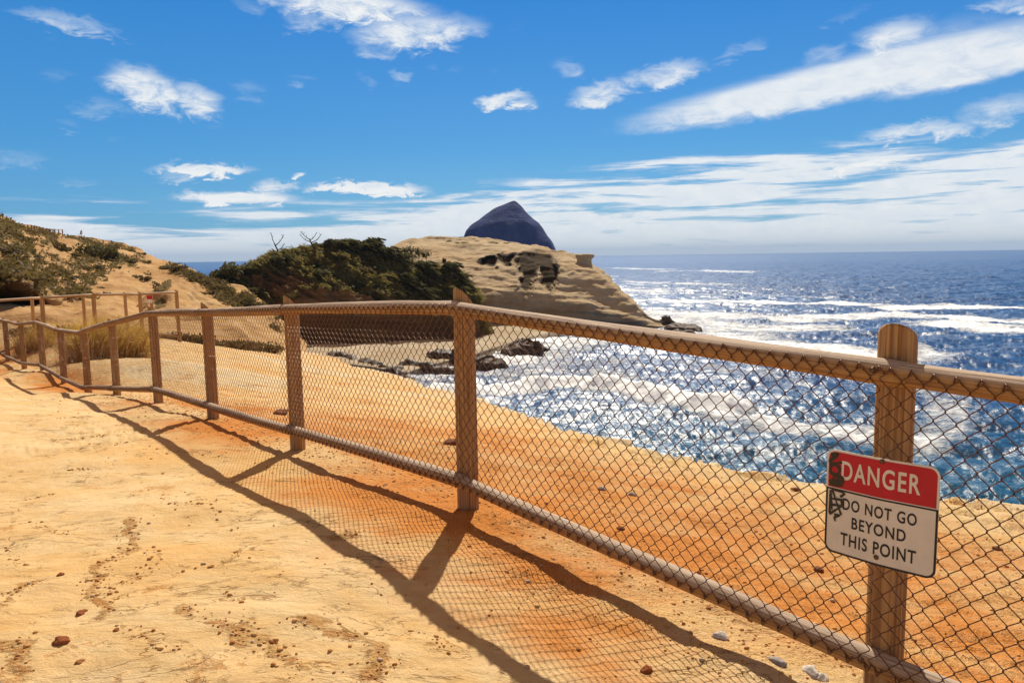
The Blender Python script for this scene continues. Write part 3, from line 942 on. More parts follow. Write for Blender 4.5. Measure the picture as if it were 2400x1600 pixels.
def chain_link(i):
    (a, zta, zla, na, da), (b, ztb, zlb, nb, db) = RAILP[i], RAILP[i + 1]
    L = np.linalg.norm(b - a)
    e = (b - a) / L
    nn = np.array([e[1], -e[0]])
    if nn @ (np.array([0.0, 1.0]) - a) < 0 and i > 1:
        nn = -nn
    if i <= 1:
        nn = na
    near = 1 <= i <= 3
    ns = int(round(L / WP))
    w = L / ns
    pt = Parts()
    rw = 0.0021 if near else 0.0019
    H0 = ((zta - zla) + (ztb - zlb)) / 2
    rows = int(round((H0 + 0.03) / 0.0765)) * 2
    for k in range(ns):
        sc = (k + 0.5) * w
        pts = []
        for j in range(rows + 1):
            sg = 1 if (j + k) % 2 else -1
            f = j / rows
            s = sc + sg * (w / 2 + 0.0022)
            jx = 0.0045 * vnoise(np.array([s * 3.0 + i * 9]), np.array([f * 9.0]))[0]
            jz = 0.0045 * vnoise(np.array([s * 3.0 + i * 5 + 40]), np.array([f * 9.0]))[0]
            bow = 0.008 * vnoise(np.array([s * 1.1 + i * 3]), np.array([f * 2.2]), seed=4)[0] * math.sin(math.pi * f)
            q = np.clip(s / L, -0.02, 1.02)
            z0 = zla + (zlb - zla) * q - 0.012
            z1 = zta + (ztb - zta) * q + 0.016
            pts.append((s + jx, z0 + (z1 - z0) * f + jz, bow, sg))
        pts = np.array(pts)
        fin = []
        for j in range(len(pts)):
            s, z, bw, sg = pts[j]
            if near:
                for df, wv in ((-0.09, -1), (0.0, 0), (0.09, 1)):
                    jj = j + (1 if df > 0 else -1 if df < 0 else 0)
                    if 0 <= jj < len(pts):
                        o = abs(df)
                        fin.append((s + (pts[jj, 0] - s) * o * 0.7, z + (pts[jj, 1] - z) * o * 1.25, bw + 0.0022 * sg * wv))
            else:
                fin.append((s, z, bw + 0.001 * sg))
        fin = np.array(fin)
        d0 = RR + 0.006
        off = d0 + fin[:, 2]
        V = np.stack([a[0] + e[0] * fin[:, 0] + nn[0] * off, a[1] + e[1] * fin[:, 0] + nn[1] * off, fin[:, 1]], -1)
        pt.tube(V, rw, 5 if near else 3, False)
    # the hooks that lash the mesh to both rails
    if i <= 6 and i >= 1:
        ht = hl = pt
        for k in range(0, ns + 1, 2):
            s = k * w
            q = s / L
            zt, zl = zta + (ztb - zta) * q, zla + (zlb - zla) * q
            jz = 0.004 * random.uniform(-1, 1)
            for (hp, zc, up) in ((ht, zt + 0.016, 1), (hl, zl - 0.012, -1)):
                base = np.array([a[0] + e[0] * s, a[1] + e[1] * s, zc + jz])
                pts = []
                n3, e3, z3 = np.array([*nn, 0]), np.array([*e, 0]), np.array([0, 0, 1.0])
                lean = random.uniform(-.3, .3)
                if up > 0:
                    for (ls, lz, ln) in ((-.014, -.016, RR + .006), (-.004, .002, RR + .010), (.004 + lean * .01, .008, RR + .007), (.008 + lean * .01, .013, RR - .002), (.015, -.014, RR + .007)):
                        pts.append(base + e3 * ls + z3 * lz + n3 * ln)
                else:
                    for (ls, lz, ln) in ((-.010, .022, RR + .007), (-.004, .002, RR + .011), (.003, -.009, RR + .010), (.010, .0, RR + .008), (.013 + lean * .01, .018, RR + .004)):
                        pts.append(base + e3 * ls + z3 * lz + n3 * ln)
                hp.tube(np.array(pts), 0.0029, 5 if near else 3)
    pt.build('chain_link_mesh', MWIRE, fence)


for i in range(len(FP) - 1):
    chain_link(i)


def disc_bolt(pos, nrm, r, mat, parent, h=0.006):
    nrm = Vector(nrm).normalized()
    rot = nrm.to_track_quat('Z', 'Y').to_matrix()
    pt = Parts()
    k = 16
    prof = [(0.0, -0.01), (r, -0.01), (r, 0.0), (r * 0.92, h * 0.4), (r * 0.62, h * 0.45), (r * 0.56, h), (r * 0.3, h * 1.25), (0.0, h * 1.3)]
    rows = []
    for rr, z in prof:
        for q in range(k):
            v = rot @ Vector((max(rr, 1e-5) * math.cos(q / k * 6.28318), max(rr, 1e-5) * math.sin(q / k * 6.28318), z))
            rows.append((pos[0] + v[0], pos[1] + v[1], pos[2] + v[2]))
    pt.add(rows, grid_quads(len(prof), k, True))
    return pt.build('bolt', mat, parent)


for i in range(1, 7):
    a, zt, zl, npth, d = RAILP[i]
    for z in (zt, zl):
        el_ = 0.2
        nv = np.array([*(npth * math.cos(el_)), math.sin(el_)])
        pos = np.array([*(a + d * -0.03), z]) + nv * (RR + 0.001)
        disc_bolt(pos, nv, 0.013, MBOLT, fence)

# ------------------------------------------------------------------ the danger sign
E3 = np.array([0.683, -0.728, 0])
N3 = np.array([-0.728, -0.683, 0])
S0, Z0, SW, SH = 0.0155, 15.709, 0.196, 0.2005          # centre and half sizes
O3 = np.array([1.43, 2.748, 0]) + N3 * 0.168
sign = thing('danger_sign', O3 + E3 * S0 + np.array([0, 0, Z0 - SH]), 'red and white DANGER sign with black scribbles bolted to the nearest fence post', 'sign')


def sg(s, z, off):
    """Sign plane: s to the right, z up, slightly folded back along the post."""
    s, z = np.asarray(s, float), np.asarray(z, float)
    o = off - 0.07 * np.maximum(np.abs(s - S0 - 0.004) - 0.012, 0)
    return O3[None] + E3[None] * s.ravel()[:, None] + N3[None] * (o + 0 * s).ravel()[:, None] + np.array([0, 0, 1.0])[None] * z.ravel()[:, None]


def corner(x, w_, h_, r, top):
    """Height of a rounded rectangle's edge at x (relative to its centre)."""
    ax = abs(x)
    if ax <= w_ - r:
        return h_ if top else -h_
    dd = min(ax - (w_ - r), r)
    q = h_ - r + math.sqrt(max(r * r - dd * dd, 0))
    return q if top else -q


def xs_for(w_, r):
    c = r * (1 - np.cos(np.linspace(0, np.pi / 2, 10)))
    return np.concatenate([-w_ + c, np.linspace(-w_ + r, w_ - r, 21)[1:-1], (w_ - c)[::-1]])


MRED = mat_plain('sign_red', (0.50, 0.004, 0.016), 0.45, 0.4, 0, 0.10, 14)
MWHITE = mat_plain('sign_white', (0.74, 0.66, 0.54), 0.5, 0.35, 0, 0.07, 14)
MBLACK = mat_plain('sign_black', (0.018, 0.012, 0.010), 0.5, 0.4, 0, 0.2, 20)
CR = 0.034
xs = xs_for(SW, CR)
pt = Parts()
nx = len(xs)
rim = list(range(nx)) + list(range(2 * nx - 1, nx - 1, -1))
def sgc(xs, zs, off):
    return sg(np.asarray(xs) + S0, np.asarray(zs), off)


def strip_c(lo, hi, xs, off):
    xs = np.asarray(xs)
    V = np.concatenate([sgc(xs, [lo(x) for x in xs], off), sgc(xs, [hi(x) for x in xs], off)])
    n = len(xs)
    return V, [(i, i + 1, n + i + 1, n + i) for i in range(n - 1)]


Vf, Qf = strip_c(lambda x: Z0 + corner(x, SW, SH, CR, False), lambda x: Z0 + corner(x, SW, SH, CR, True), xs, 0.0)
QB = [tuple(q + 2 * nx for q in f[::-1]) for f in Qf]
QR = [(rim[i], rim[(i + 1) % len(rim)], rim[(i + 1) % len(rim)] + 2 * nx, rim[i] + 2 * nx) for i in range(len(rim))]
pt.add(np.concatenate([Vf, Vf - N3 * 0.003]), Qf + QB + QR)
pt.build('sign_plate', MWHITE, sign, False)
ZL = Z0 + SH - 0.38 * 2 * SH                                # the black line between the red and white fields
pt = Parts()
bw = 0.0075
pt.add(*strip_c(lambda x: ZL + 0.007, lambda x: Z0 + corner(x, SW - bw, SH - bw, CR - bw, True), xs_for(SW - bw, CR - bw), 0.0006))
red = pt.build('red_panel', MRED, sign, False)
pt = Parts()
pt.add(*strip_c(lambda x: ZL - 0.003, lambda x: ZL + 0.0035, np.linspace(-SW, SW, 30), 0.0007))
# black border down the sides and round the bottom corners
th = np.linspace(np.pi, 1.5 * np.pi, 9)
outer = [(-SW, ZL - 0.003), (-SW, Z0)] + [(-SW + CR + CR * math.cos(a), Z0 - SH + CR + CR * math.sin(a)) for a in th]
ci = CR - bw
inner = [(-SW + bw, ZL - 0.003), (-SW + bw, Z0)] + [(-SW + CR + ci * math.cos(a), Z0 - SH + CR + ci * math.sin(a)) for a in th]
mid = np.linspace(-SW + CR, SW - CR, 21)[1:-1]
outer += [(m_, Z0 - SH) for m_ in mid] + [(-x, z) for x, z in outer[::-1]]
inner += [(m_, Z0 - SH + bw) for m_ in mid] + [(-x, z) for x, z in inner[::-1]]
outer, inner = np.array(outer), np.array(inner)
no = len(outer)
pt.add(np.concatenate([sgc(outer[:, 0], outer[:, 1], 0.0007), sgc(inner[:, 0], inner[:, 1], 0.0007)]), [(i, i + 1, no + i + 1, no + i) for i in range(no - 1)])
pt.build('black_border', MBLACK, sign, False)


def text(body, x0, x1, z0, z1, mat, name, off=0.0012, space=1.2, bold=0.012, host=None):
    cu = bpy.data.curves.new(name, 'FONT')
    cu.body = body
    cu.size = 1
    cu.space_character = space
    cu.offset = bold
    cu.resolution_u = 6
    tmp = bpy.data.objects.new(name, cu)
    C.objects.link(tmp)
    bpy.context.view_layer.update()
    me = tmp.to_mesh()
    V = np.array([v.co[:] for v in me.vertices])
    faces = [tuple(p.vertices) for p in me.polygons]
    tmp.to_mesh_clear()
    bpy.data.objects.remove(tmp)
    bpy.data.curves.remove(cu)
    mn, mx = V.min(0), V.max(0)
    x = x0 + (V[:, 0] - mn[0]) / (mx[0] - mn[0]) * (x1 - x0)
    z = z0 + (V[:, 1] - mn[1]) / (mx[1] - mn[1]) * (z1 - z0)
    me = bpy.data.meshes.new(name)
    me.from_pydata([tuple(q) for q in sg(x, z, off)], [], faces)
    me.materials.append(mat)
    o = bpy.data.objects.new(name, me)
    C.objects.link(o)
    o.parent = host or sign
    bpy.context.view_layer.update()
    o.matrix_parent_inverse = o.parent.matrix_world.inverted()
    return o


text('DANGER', -0.1225, 0.1525, 15.800, 15.873, MWHITE, 'lettering', space=1.16, bold=0.018, host=red)
text('DO NOT GO', -0.1135, 0.1455, 15.6865, 15.731, MBLACK, 'lettering', space=1.14, bold=0.018)
text('BEYOND', -0.0775, 0.1125, 15.6200, 15.6650, MBLACK, 'lettering', space=1.14, bold=0.018)
text('THIS POINT', -0.1180, 0.1480, 15.5480, 15.5975, MBLACK, 'lettering', space=1.14, bold=0.018)
for (s_, z_) in ((0.0246, 15.899), (0.0173, 15.5392)):
    disc_bolt(sg([s_], [z_], 0.001)[0], N3, 0.0095, MBOLT, sign, 0.005)


def crop_to_sign(cx, cy):
    d = ray(1900 + cx / 4.356, 1020 + cy / 4.356)
    t = ((O3 - EYE) @ N3 * 1.0)
    q = EYE + d * (((O3 - EYE)[:2] @ N3[:2]) / (d[:2] @ N3[:2]))
    return (q - O3)[:2] @ E3[:2], q[2]


MARKER = mat_plain('black_marker', (0.014, 0.008, 0.007), 0.35, 0.5, 0, 0.2, 30)
STROKES = [[(190, 195), (230, 200), (275, 185), (250, 225), (190, 250), (178, 275)], [(205, 195), (225, 235)], [(178, 292), (240, 290), (312, 278)],
           [(215, 300), (185, 335), (190, 385), (235, 405), (280, 390), (290, 345), (260, 308), (225, 303)], [(230, 420), (208, 470), (232, 505), (275, 518), (318, 495), (320, 445), (285, 412), (240, 425)],
           [(172, 462), (230, 470), (310, 468)], [(268, 425), (272, 512)], [(180, 492), (240, 505), (315, 520)],
           [(205, 548), (270, 572), (348, 596), (292, 630)], [(208, 552), (250, 680), (302, 815)], [(185, 600), (182, 700), (180, 800)], [(178, 648), (250, 652), (318, 664)], [(178, 716), (240, 712), (318, 730)],
           [(300, 650), (318, 730)], [(178, 806), (250, 760), (315, 722)], [(190, 560), (205, 760)], [(228, 808), (300, 818), (236, 834), (232, 855), (242, 880)]]
pt = Parts()
for i, st in enumerate(STROKES):
    q = np.array([crop_to_sign(*c) for c in st])
    t = np.linspace(0, len(q) - 1, len(q) * 5)
    q = np.stack([np.interp(t, np.arange(len(q)), q[:, 0]), np.interp(t, np.arange(len(q)), q[:, 1])], -1)
    for _ in range(4):
        q[1:-1] = (q[:-2] + 2 * q[1:-1] + q[2:]) / 4
    tg = np.gradient(q, axis=0)
    tg /= np.linalg.norm(tg, axis=1)[:, None] + 1e-9
    nn = np.stack([-tg[:, 1], tg[:, 0]], -1)
    hw = (0.0056 if i < 8 else 0.0040) * (1 + 0.25 * np.sin(t * 2 + i))[:, None]
    l, r = q + nn * hw, q - nn * hw
    l[:, 0] = np.maximum(l[:, 0], S0 - SW + 0.001)
    r[:, 0] = np.maximum(r[:, 0], S0 - SW + 0.001)
    off = 0.0014 + i * 0.00012
    n = len(q)
    pt.add(np.concatenate([sg(l[:, 0], l[:, 1], off), sg(r[:, 0], r[:, 1], off)]), [(j, j + 1, n + j + 1, n + j) for j in range(n - 1)])
pt.build('marker_scribble', MARKER, sign, False)
# ------------------------------------------------------------------ the sea
def seg_dist(px_, py_, pts):
    best = np.full(px_.shape, 1e9)
    for (a, b) in zip(pts[:-1], pts[1:]):
        a, b = np.array(a[:2]), np.array(b[:2])
        L2 = ((b - a) ** 2).sum() + 1e-9
        t = np.clip(((px_ - a[0]) * (b - a)[0] + (py_ - a[1]) * (b - a)[1]) / L2, 0, 1)
        best = np.minimum(best, np.hypot(px_ - a[0] - t * (b - a)[0], py_ - a[1] - t * (b - a)[1]))
    return best


# breaking crests and drifting foam: (photo pixels along the crest, width in metres, strength); laid out on the water plane
FOAM = [([(1180, 880), (1300, 872), (1420, 876), (1520, 890)], 4.0, .5), ([(1560, 850), (1700, 862), (1830, 880)], 5.0, .45), ([(1500, 800), (1620, 808), (1760, 830)], 8.0, .5), ([(1460, 660), (1560, 664), (1700, 668)], 12, .5), ([(1440, 680), (1540, 684)], 12, .6), ([(1700, 676), (1900, 682)], 9, .35),
        ([(1010, 920), (1117, 928), (1180, 917), (1250, 902), (1330, 895), (1420, 900)], 2.6, 1.0),
        ([(1400, 908), (1480, 918), (1560, 931), (1640, 941), (1720, 948)], 3.0, 1.0),
        ([(1700, 962), (1780, 975), (1870, 990), (1960, 1000), (2040, 1008), (2160, 1012)], 4.2, .66),
        ([(1640, 960), (1760, 985), (1880, 1012), (2060, 1022)], 3.0, .40),
        ([(1100, 850), (1180, 842), (1260, 822), (1340, 800), (1400, 795), (1480, 800)], 9.0, .62),
        ([(1130, 870), (1260, 858), (1400, 850)], 6.0, .50), ([(980, 895), (1060, 880), (1120, 875)], 5.0, .55),
        ([(1150, 815), (1220, 800), (1300, 792)], 6.0, .85),
        ([(1500, 760), (1560, 758), (1640, 772), (1720, 790)], 10, .60), ([(1540, 745), (1640, 752), (1780, 768), (1930, 766)], 9, .62),
        ([(1640, 790), (1800, 806), (1900, 820), (2040, 838)], 5.5, .72), ([(1860, 818), (1960, 828), (2060, 842), (2180, 836)], 6.0, .60),
        ([(1480, 706), (1600, 708), (1760, 708), (1900, 712), (2060, 713)], 7, .78), ([(1500, 730), (1600, 735), (1700, 742)], 14, .62),
        ([(2120, 721), (2220, 719), (2400, 723), (2600, 725)], 9, .80), ([(1840, 746), (1960, 742), (2090, 736), (2160, 740)], 8, .66),
        ([(2180, 741), (2290, 746), (2420, 752), (2600, 754)], 9, .78), ([(2230, 758), (2320, 766), (2420, 777), (2560, 780)], 9, .72),
        ([(1570, 636), (1660, 634), (1740, 638)], 22, .5), ([(1440, 628), (1560, 632)], 22, .5), ([(1560, 690), (1760, 692), (1960, 700)], 8, .40),
        ([(2150, 900), (2240, 930), (2240, 985), (2190, 1010)], 3.5, .50), ([(2130, 820), (2200, 835)], 5, .60),
        ([(2130, 1060), (2220, 1085), (2330, 1100)], 2.0, .26), ([(1500, 1010), (1640, 1050), (1800, 1080)], 3, .22)]


def make_sea():
    azs = np.concatenate([np.arange(-178, -44, 4.0), np.arange(-44, -30, 0.5), np.arange(-30, 44, 0.075), np.arange(44, 180, 4.0)])
    vv = np.concatenate([1 / np.linspace(1 / 15000., 1 / 1500., 60), 1500 * np.exp(-np.linspace(0, 1, 200)[1:] * math.log(1500 / 400.)), 400 * np.exp(-np.linspace(0, 1, 560)[1:] * math.log(400 / 14.)), [10, 5, 1]])
    d = vv[::-1]
    D, A = np.meshgrid(d, np.radians(azs), indexing='ij')
    X, Y = D * np.sin(A), D * np.cos(A)
    fade = sst(2500, 300, D)
    sw = 0.22 * np.sin(X * 0.10 - Y * 0.33 + 2.2 * vnoise(X * 0.02, Y * 0.02)) + 0.14 * np.sin(X * 0.31 + Y * 0.62 + 3 * vnoise(X * 0.03, Y * 0.03, seed=3))
    ch = 0.30 * fbm(X * 0.16, Y * 0.30, oct=3, seed=61, gain=0.55) + 0.115 * fbm(X * 0.9, Y * 1.5, oct=3, seed=62, gain=0.6)
    Z = (sw + ch) * fade
    rs = np.abs(np.gradient(d))[:, None]
    ri = np.arange(len(d))[:, None] + 0 * A
    Z = Z + np.clip(rs, 0.05, 2.5) * (0.24 * vnoise(A * 30, ri * 0.45, seed=91) + 0.22 * vnoise(A * 105 + 0.15 * ri, ri * 0.85, seed=92)) * (0.54 + 0.20 * sst(200, 60, D)) * sst(5000, 1500, D)
    foam = np.zeros_like(X)
    front = (np.degrees(A) > -30) & (np.degrees(A) < 44) & (D < 2000)
    fx, fy = X[front], Y[front]
    wob = 3.0 * fbm(fx * 0.05, fy * 0.05, oct=3, seed=66)
    fo = np.zeros_like(fx)
    lift = np.zeros_like(fx)
    for pts, wd, k in FOAM:
        q = [on_z(u, v, 0.0) for u, v in pts]
        dist = seg_dist(fx + wob * min(1, wd / 6), fy + wob * min(1, wd / 6), q)
        fo = np.maximum(fo, k * sst(wd * 1.9, wd * 0.2, dist))
        if k > 0.9:
            lift = np.maximum(lift, 1.3 * sst(wd * 1.2, 0, dist))
    streaks = fbm(fx * 0.03, fy * 0.10, oct=4, seed=71)
    fo = np.maximum(fo, 0.26 * sst(0.25, 0.7, streaks) * sst(420, 120, np.hypot(fx, fy)))
    foam[front] = fo
    Z[front] += lift + fo * 0.12 * fbm(fx * 1.2, fy * 1.2, oct=3, seed=72)
    teal = sst(120, 30, D) * 0.8
    V = np.stack([X, Y, Z], -1).reshape(-1, 3)
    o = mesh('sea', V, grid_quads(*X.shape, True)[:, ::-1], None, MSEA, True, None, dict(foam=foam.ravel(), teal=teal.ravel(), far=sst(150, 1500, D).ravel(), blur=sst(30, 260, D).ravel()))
    tag(o, kind='structure')


make_sea()


# ------------------------------------------------------------------ land: control nets of (u, v, distance ahead) -> smooth displaced sheets
def cat(Pts, n, axis):
    """Catmull-Rom resampling of a net along one axis."""
    Pts = np.moveaxis(Pts, axis, 0)
    m = len(Pts)
    t = np.linspace(0, m - 1, n)
    i = np.clip(np.floor(t).astype(int), 0, m - 2)
    f = (t - i).reshape(-1, *([1] * (Pts.ndim - 1)))
    p0, p1, p2, p3 = Pts[np.maximum(i - 1, 0)], Pts[i], Pts[i + 1], Pts[np.minimum(i + 2, m - 1)]
    r = p1 + 0.5 * f * (p2 - p0 + f * (2 * p0 - 5 * p1 + 4 * p2 - p3 + f * (3 * (p1 - p2) + p3 - p0)))
    return np.moveaxis(r, 0, axis)


class Land:
    def __init__(s, rows, nr, nc, amp, freq, seed, ledge=0.0, net=None, calm=None):
        net = np.array([[[*P(u, v, Y), u, v] for (u, v, Y) in row] for row in rows]) if net is None else net
        g = cat(cat(net, nr, 0), nc, 1)
        s.pos, s.u, s.v = g[..., :3], g[..., 3], g[..., 4]
        X, Y, Z = s.pos[..., 0], s.pos[..., 1], s.pos[..., 2]
        du, dv = np.gradient(s.pos, axis=1), np.gradient(s.pos, axis=0)
        N = np.cross(du, dv)
        N /= np.linalg.norm(N, axis=-1)[..., None] + 1e-9
        N[N[..., 1] > 0.9] *= 1
        flip = np.where((N @ np.array([0, -0.6, 0.8])) < 0, -1, 1)
        N = N * flip[..., None]
        n = fbm(X * freq, Y * freq, Z * freq, oct=5, seed=seed, gain=0.52)
        rid = 1 - np.abs(fbm(X * freq * 1.7, Y * freq * 1.7, Z * freq * 2.4, oct=4, seed=seed + 3)) * 2
        cf = np.linspace(0, 1, nc)[None]
        rf = np.linspace(0, 1, nr)[:, None]
        dsp = amp * (n * 0.8 + 0.35 * rid)
        if ledge:
            q = (Z + 0.5 * fbm(X * .05, Y * .05, oct=2, seed=seed) + 0.08 * X) / 1.7
            fr = q - np.floor(q)
            dsp = dsp + ledge * (sst(0, 0.25, fr) - fr)
        dsp = dsp - dsp.mean()
        if calm is not None:
            dsp = (dsp - 0.25 * amp) * (1 - 0.55 * np.exp(-((rf - calm) / 0.07) ** 2))
        dsp = dsp * sst(0, .05, cf) * sst(1, 0.80, cf) * (0.25 + .75 * sst(0, 0.12, rf))
        s.pos = s.pos + N * dsp[..., None]
        s.N = N
        s.nr, s.nc = nr, nc
        s.attrs = dict(veg=np.zeros(X.shape), dark=np.zeros(X.shape))

    def at(s, a, b):
        """Point at row fraction a and column fraction b."""
        i = np.clip((np.asarray(a) * (s.nr - 1)).astype(int), 0, s.nr - 1)
        j = np.clip((np.asarray(b) * (s.nc - 1)).astype(int), 0, s.nc - 1)
        return s.pos[i, j], s.N[i, j]

    def near_pixel(s, u, v):
        k = np.argmin((s.u - u) ** 2 + (s.v - v) ** 2 + 1e5 * (np.arange(s.nr)[:, None] > s.nr * s.visible))
        i, j = divmod(k, s.nc)
        return s.pos[i, j], s.N[i, j]

    visible = 0.8

    def blob(s, u, v, a, b, rot=0.0):
        c, sn = math.cos(rot), math.sin(rot)
        x, y = s.u - u, s.v - v
        return sst(1.25, 0.6, np.hypot((x * c + y * sn) / a, (-x * sn + y * c) / b))

    def build(s, name, mat):
        o = mesh(name, s.pos.reshape(-1, 3), grid_quads(s.nr, s.nc), None, mat, True, None, {k: v.ravel() for k, v in s.attrs.items()})
        me = o.data
        if me.polygons[len(me.polygons) // 2].normal.z < 0 or me.polygons[len(me.polygons) // 3].normal @ Vector((0, -0.6, .8)) < 0:
            me.flip_normals()
        return tag(o, kind='structure')


M_HEAD = mat_cliff('headland_rock', (0.39, 0.295, 0.18), (0.55, 0.435, 0.285), (0.45, 0.325, 0.18), (0.13, 0.085, 0.035), (0.055, 0.050, 0.018))
M_HILL = mat_cliff('wooded_hill_soil', (0.15, 0.085, 0.036), (0.24, 0.14, 0.06), (0.12, 0.075, 0.034), (0.065, 0.060, 0.020), (0.17, 0.145, 0.050))
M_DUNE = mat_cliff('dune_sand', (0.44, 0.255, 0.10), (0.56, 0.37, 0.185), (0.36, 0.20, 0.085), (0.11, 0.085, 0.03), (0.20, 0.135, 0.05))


def rows_of(us, *vd):
    return [[(u, v, Y) for u, (v, Y) in zip(us, r)] for r in vd]


# headland with the pale sandstone top
us = [880, 930, 985, 1050, 1127, 1212, 1275, 1303, 1345, 1395, 1440, 1480, 1520, 1560, 1620]
base = [(780, 165)] * 3 + [(778, 166), (773, 168), (770, 169), (770, 169), (770, 168.5), (771, 168), (772, 167.5), (772, 168), (771, 168), (771, 168), (770, 169), (771, 168)]
wall = [(725, 166), (720, 167), (712, 168), (706, 169), (695, 170.5), (682, 172), (699, 171), (704, 170), (712, 169.5), (721, 168.5), (737, 168.8), (747, 168.5), (761, 168.4), (765, 169), (769, 169)]
mid1 = [(690, 174), (680, 176), (668, 178), (655, 180), (650, 180), (640, 181), (668, 177), (668, 176.5), (683, 175), (695, 174), (717, 172.5), (734, 170.5), (754, 170), (761, 170.5), (768, 170.5)]
mid2 = [(640, 185), (628, 188), (612, 192), (600, 195), (596, 196), (592, 197), (618, 188), (622, 187), (640, 182), (660, 178), (693, 175), (718, 172), (748, 171.5), (757, 172), (767, 172)]
crest = [(612, 196), (582, 203), (558, 212), (554, 216), (551, 218), (564, 215), (571, 210), (589, 203), (606, 197), (636, 186), (673, 180), (707, 175), (740, 173), (751, 174), (766, 173)]
crest = [(v + 13 * min(1, max(0, (u - 930) / 60), ) * min(1, max(0, (1320 - u) / 40)), Y) for u, (v, Y) in zip(us, crest)]
back = [(v + 6, Y + 14) for v, Y in crest]
sink = [(604 + 20 * 1750 / (Y + 60), Y + 60) for v, Y in crest]
hl = Land(rows_of(us, base, wall, mid1, mid2, crest, back, sink), 260, 420, 1.0, 0.075, 101, 0.42, None, 0.667)
rust = np.maximum(hl.blob(1080, 563, 52, 10), hl.blob(1165, 569, 34, 5)) * (0.50 + 0.25 * fbm(hl.u / 14, hl.v / 5, oct=4, seed=78))
gn = 14 * fbm(hl.u / 22, hl.v / 22, oct=4, seed=77)
bl_ = lambda u, v, a, b, r=0.0: sst(1.40, 0.55, np.hypot(((hl.u - u + gn) * math.cos(r) + (hl.v - v) * math.sin(r)) / a, (-(hl.u - u + gn) * math.sin(r) + (hl.v - v + gn * .5) * math.cos(r)) / b))
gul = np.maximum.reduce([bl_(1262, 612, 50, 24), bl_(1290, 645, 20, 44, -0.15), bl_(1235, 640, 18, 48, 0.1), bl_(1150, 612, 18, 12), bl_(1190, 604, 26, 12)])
hl.attrs['veg'] = np.maximum(rust, gul * 0.72)
hl.attrs['dark'] = np.maximum(0.8 * gul, 0.45 * sst(0.22, 0.10, np.linspace(0, 1, hl.nr)[:, None] + 0 * hl.u + 0.03 * gn / 14))  # scrubby gully and wall foot: their shade is painted into the colour
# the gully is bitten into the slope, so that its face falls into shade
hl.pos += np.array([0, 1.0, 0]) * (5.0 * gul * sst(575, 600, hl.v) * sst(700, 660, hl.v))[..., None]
hl.build('headland', M_HEAD)

# middle hill under the windswept trees; its foot is a bare cliff above the sand shelf
us = [505, 530, 560, 600, 650, 700, 745, 790, 850, 905, 960, 1005, 1045, 1085, 1112, 1135]
base = [(830, 140)] * 3 + [(828, 139), (826, 138), (825, 137), (824, 136), (823, 136), (821, 137), (818, 138), (814, 139), (811, 140), (809, 141), (807, 142), (806, 144), (805, 148)]
clif = [(760, 141), (758, 141), (755, 141), (752, 140.5), (748, 140), (742, 139.5), (738, 138.8), (735, 138.5), (735, 139), (738, 140), (740, 141), (742, 142), (742, 143), (744, 144), (754, 146.5), (800, 150)]
ben1 = [(735, 143), (725, 143), (715, 143.5), (708, 144), (700, 144), (690, 143.5), (682, 143), (690, 143), (702, 144), (700, 145), (708, 146), (718, 147), (715, 148), (716, 148), (736, 149), (796, 152)]
ben2 = [(690, 148), (672, 148), (660, 149), (648, 150), (640, 150.5), (630, 151), (624, 151), (626, 151), (640, 151), (652, 151), (665, 151), (672, 152), (668, 152.5), (672, 152.5), (706, 152), (790, 154)]
crest = [(668, 153), (655, 153), (642, 154), (622, 156), (602, 157), (590, 158), (584, 159), (580, 159), (588, 159), (602, 158), (622, 157), (630, 157), (628, 157), (648, 156), (686, 155), (780, 156)]
back = [(v + 14, Y + 10) for v, Y in crest]
sink = [(760, Y + 26) for v, Y in crest]
mh = Land(rows_of(us, base, clif, ben1, ben2, crest, back, sink), 240, 400, 1.1, 0.16, 131, 0.3, None, 0.667)
rowf = np.linspace(0, 1, mh.nr)[:, None] + 0 * mh.u
# wind-combed ribs running down to the right across the slope
rib = fbm((mh.v - 0.42 * mh.u) / 15, (mh.u + 0.4 * mh.v) / 150, oct=4, seed=141, gain=0.55)
mh.pos += mh.N * (1.5 * (1 - np.abs(rib) * 2) * sst(0.25, 0.36, rowf) * sst(0.72, 0.60, rowf))[..., None]
mh.attrs['veg'] = np.clip(sst(0.24, 0.34, rowf) * (0.80 + 0.45 * rib) - 0.9 * mh.blob(790, 715, 90, 30, 0.1) - 0.7 * mh.blob(880, 715, 70, 22, .2) - 0.9 * mh.blob(660, 668, 70, 26, 0.1) - 0.5 * mh.blob(960, 722, 60, 14), 0, 1)
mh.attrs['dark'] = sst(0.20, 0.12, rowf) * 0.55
mh.build('middle_hill', M_HILL)

# left hill: sand and low scrub, path on its ridge
us = [-500, -200, -60, 0, 60, 115, 170, 240, 290, 340, 380, 425, 460, 510, 550, 600, 660, 720]
base = [(790, 34), (785, 36), (780, 38), (778, 39), (780, 40), (782, 41), (784, 42), (790, 43), (796, 43), (800, 44), (802, 45), (806, 46), (808, 47), (812, 49), (815, 51), (820, 55), (826, 60), (832, 66)]
foot = [(745, 50), (742, 52), (738, 54), (736, 55), (735, 56), (735, 58), (738, 60), (742, 62), (745, 64), (748, 66), (752, 68), (755, 70), (757, 72), (762, 74), (772, 76), (790, 80), (808, 84), (826, 88)]
cav0 = [(712, 62), (710, 63), (708, 65), (706, 66), (706, 67), (708, 68), (708, 70), (710, 76), (712, 80), (714, 84), (716, 88), (720, 90), (724, 92), (736, 94), (750, 96), (772, 98), (796, 100), (820, 104)]
cav1 = [(640, 56.5), (640, 58), (642, 59), (646, 60), (656, 62), (690, 70), (680, 82), (676, 92), (678, 98), (682, 102), (684, 106), (694, 108), (704, 108), (718, 108), (734, 108), (756, 110), (786, 112), (816, 116)]
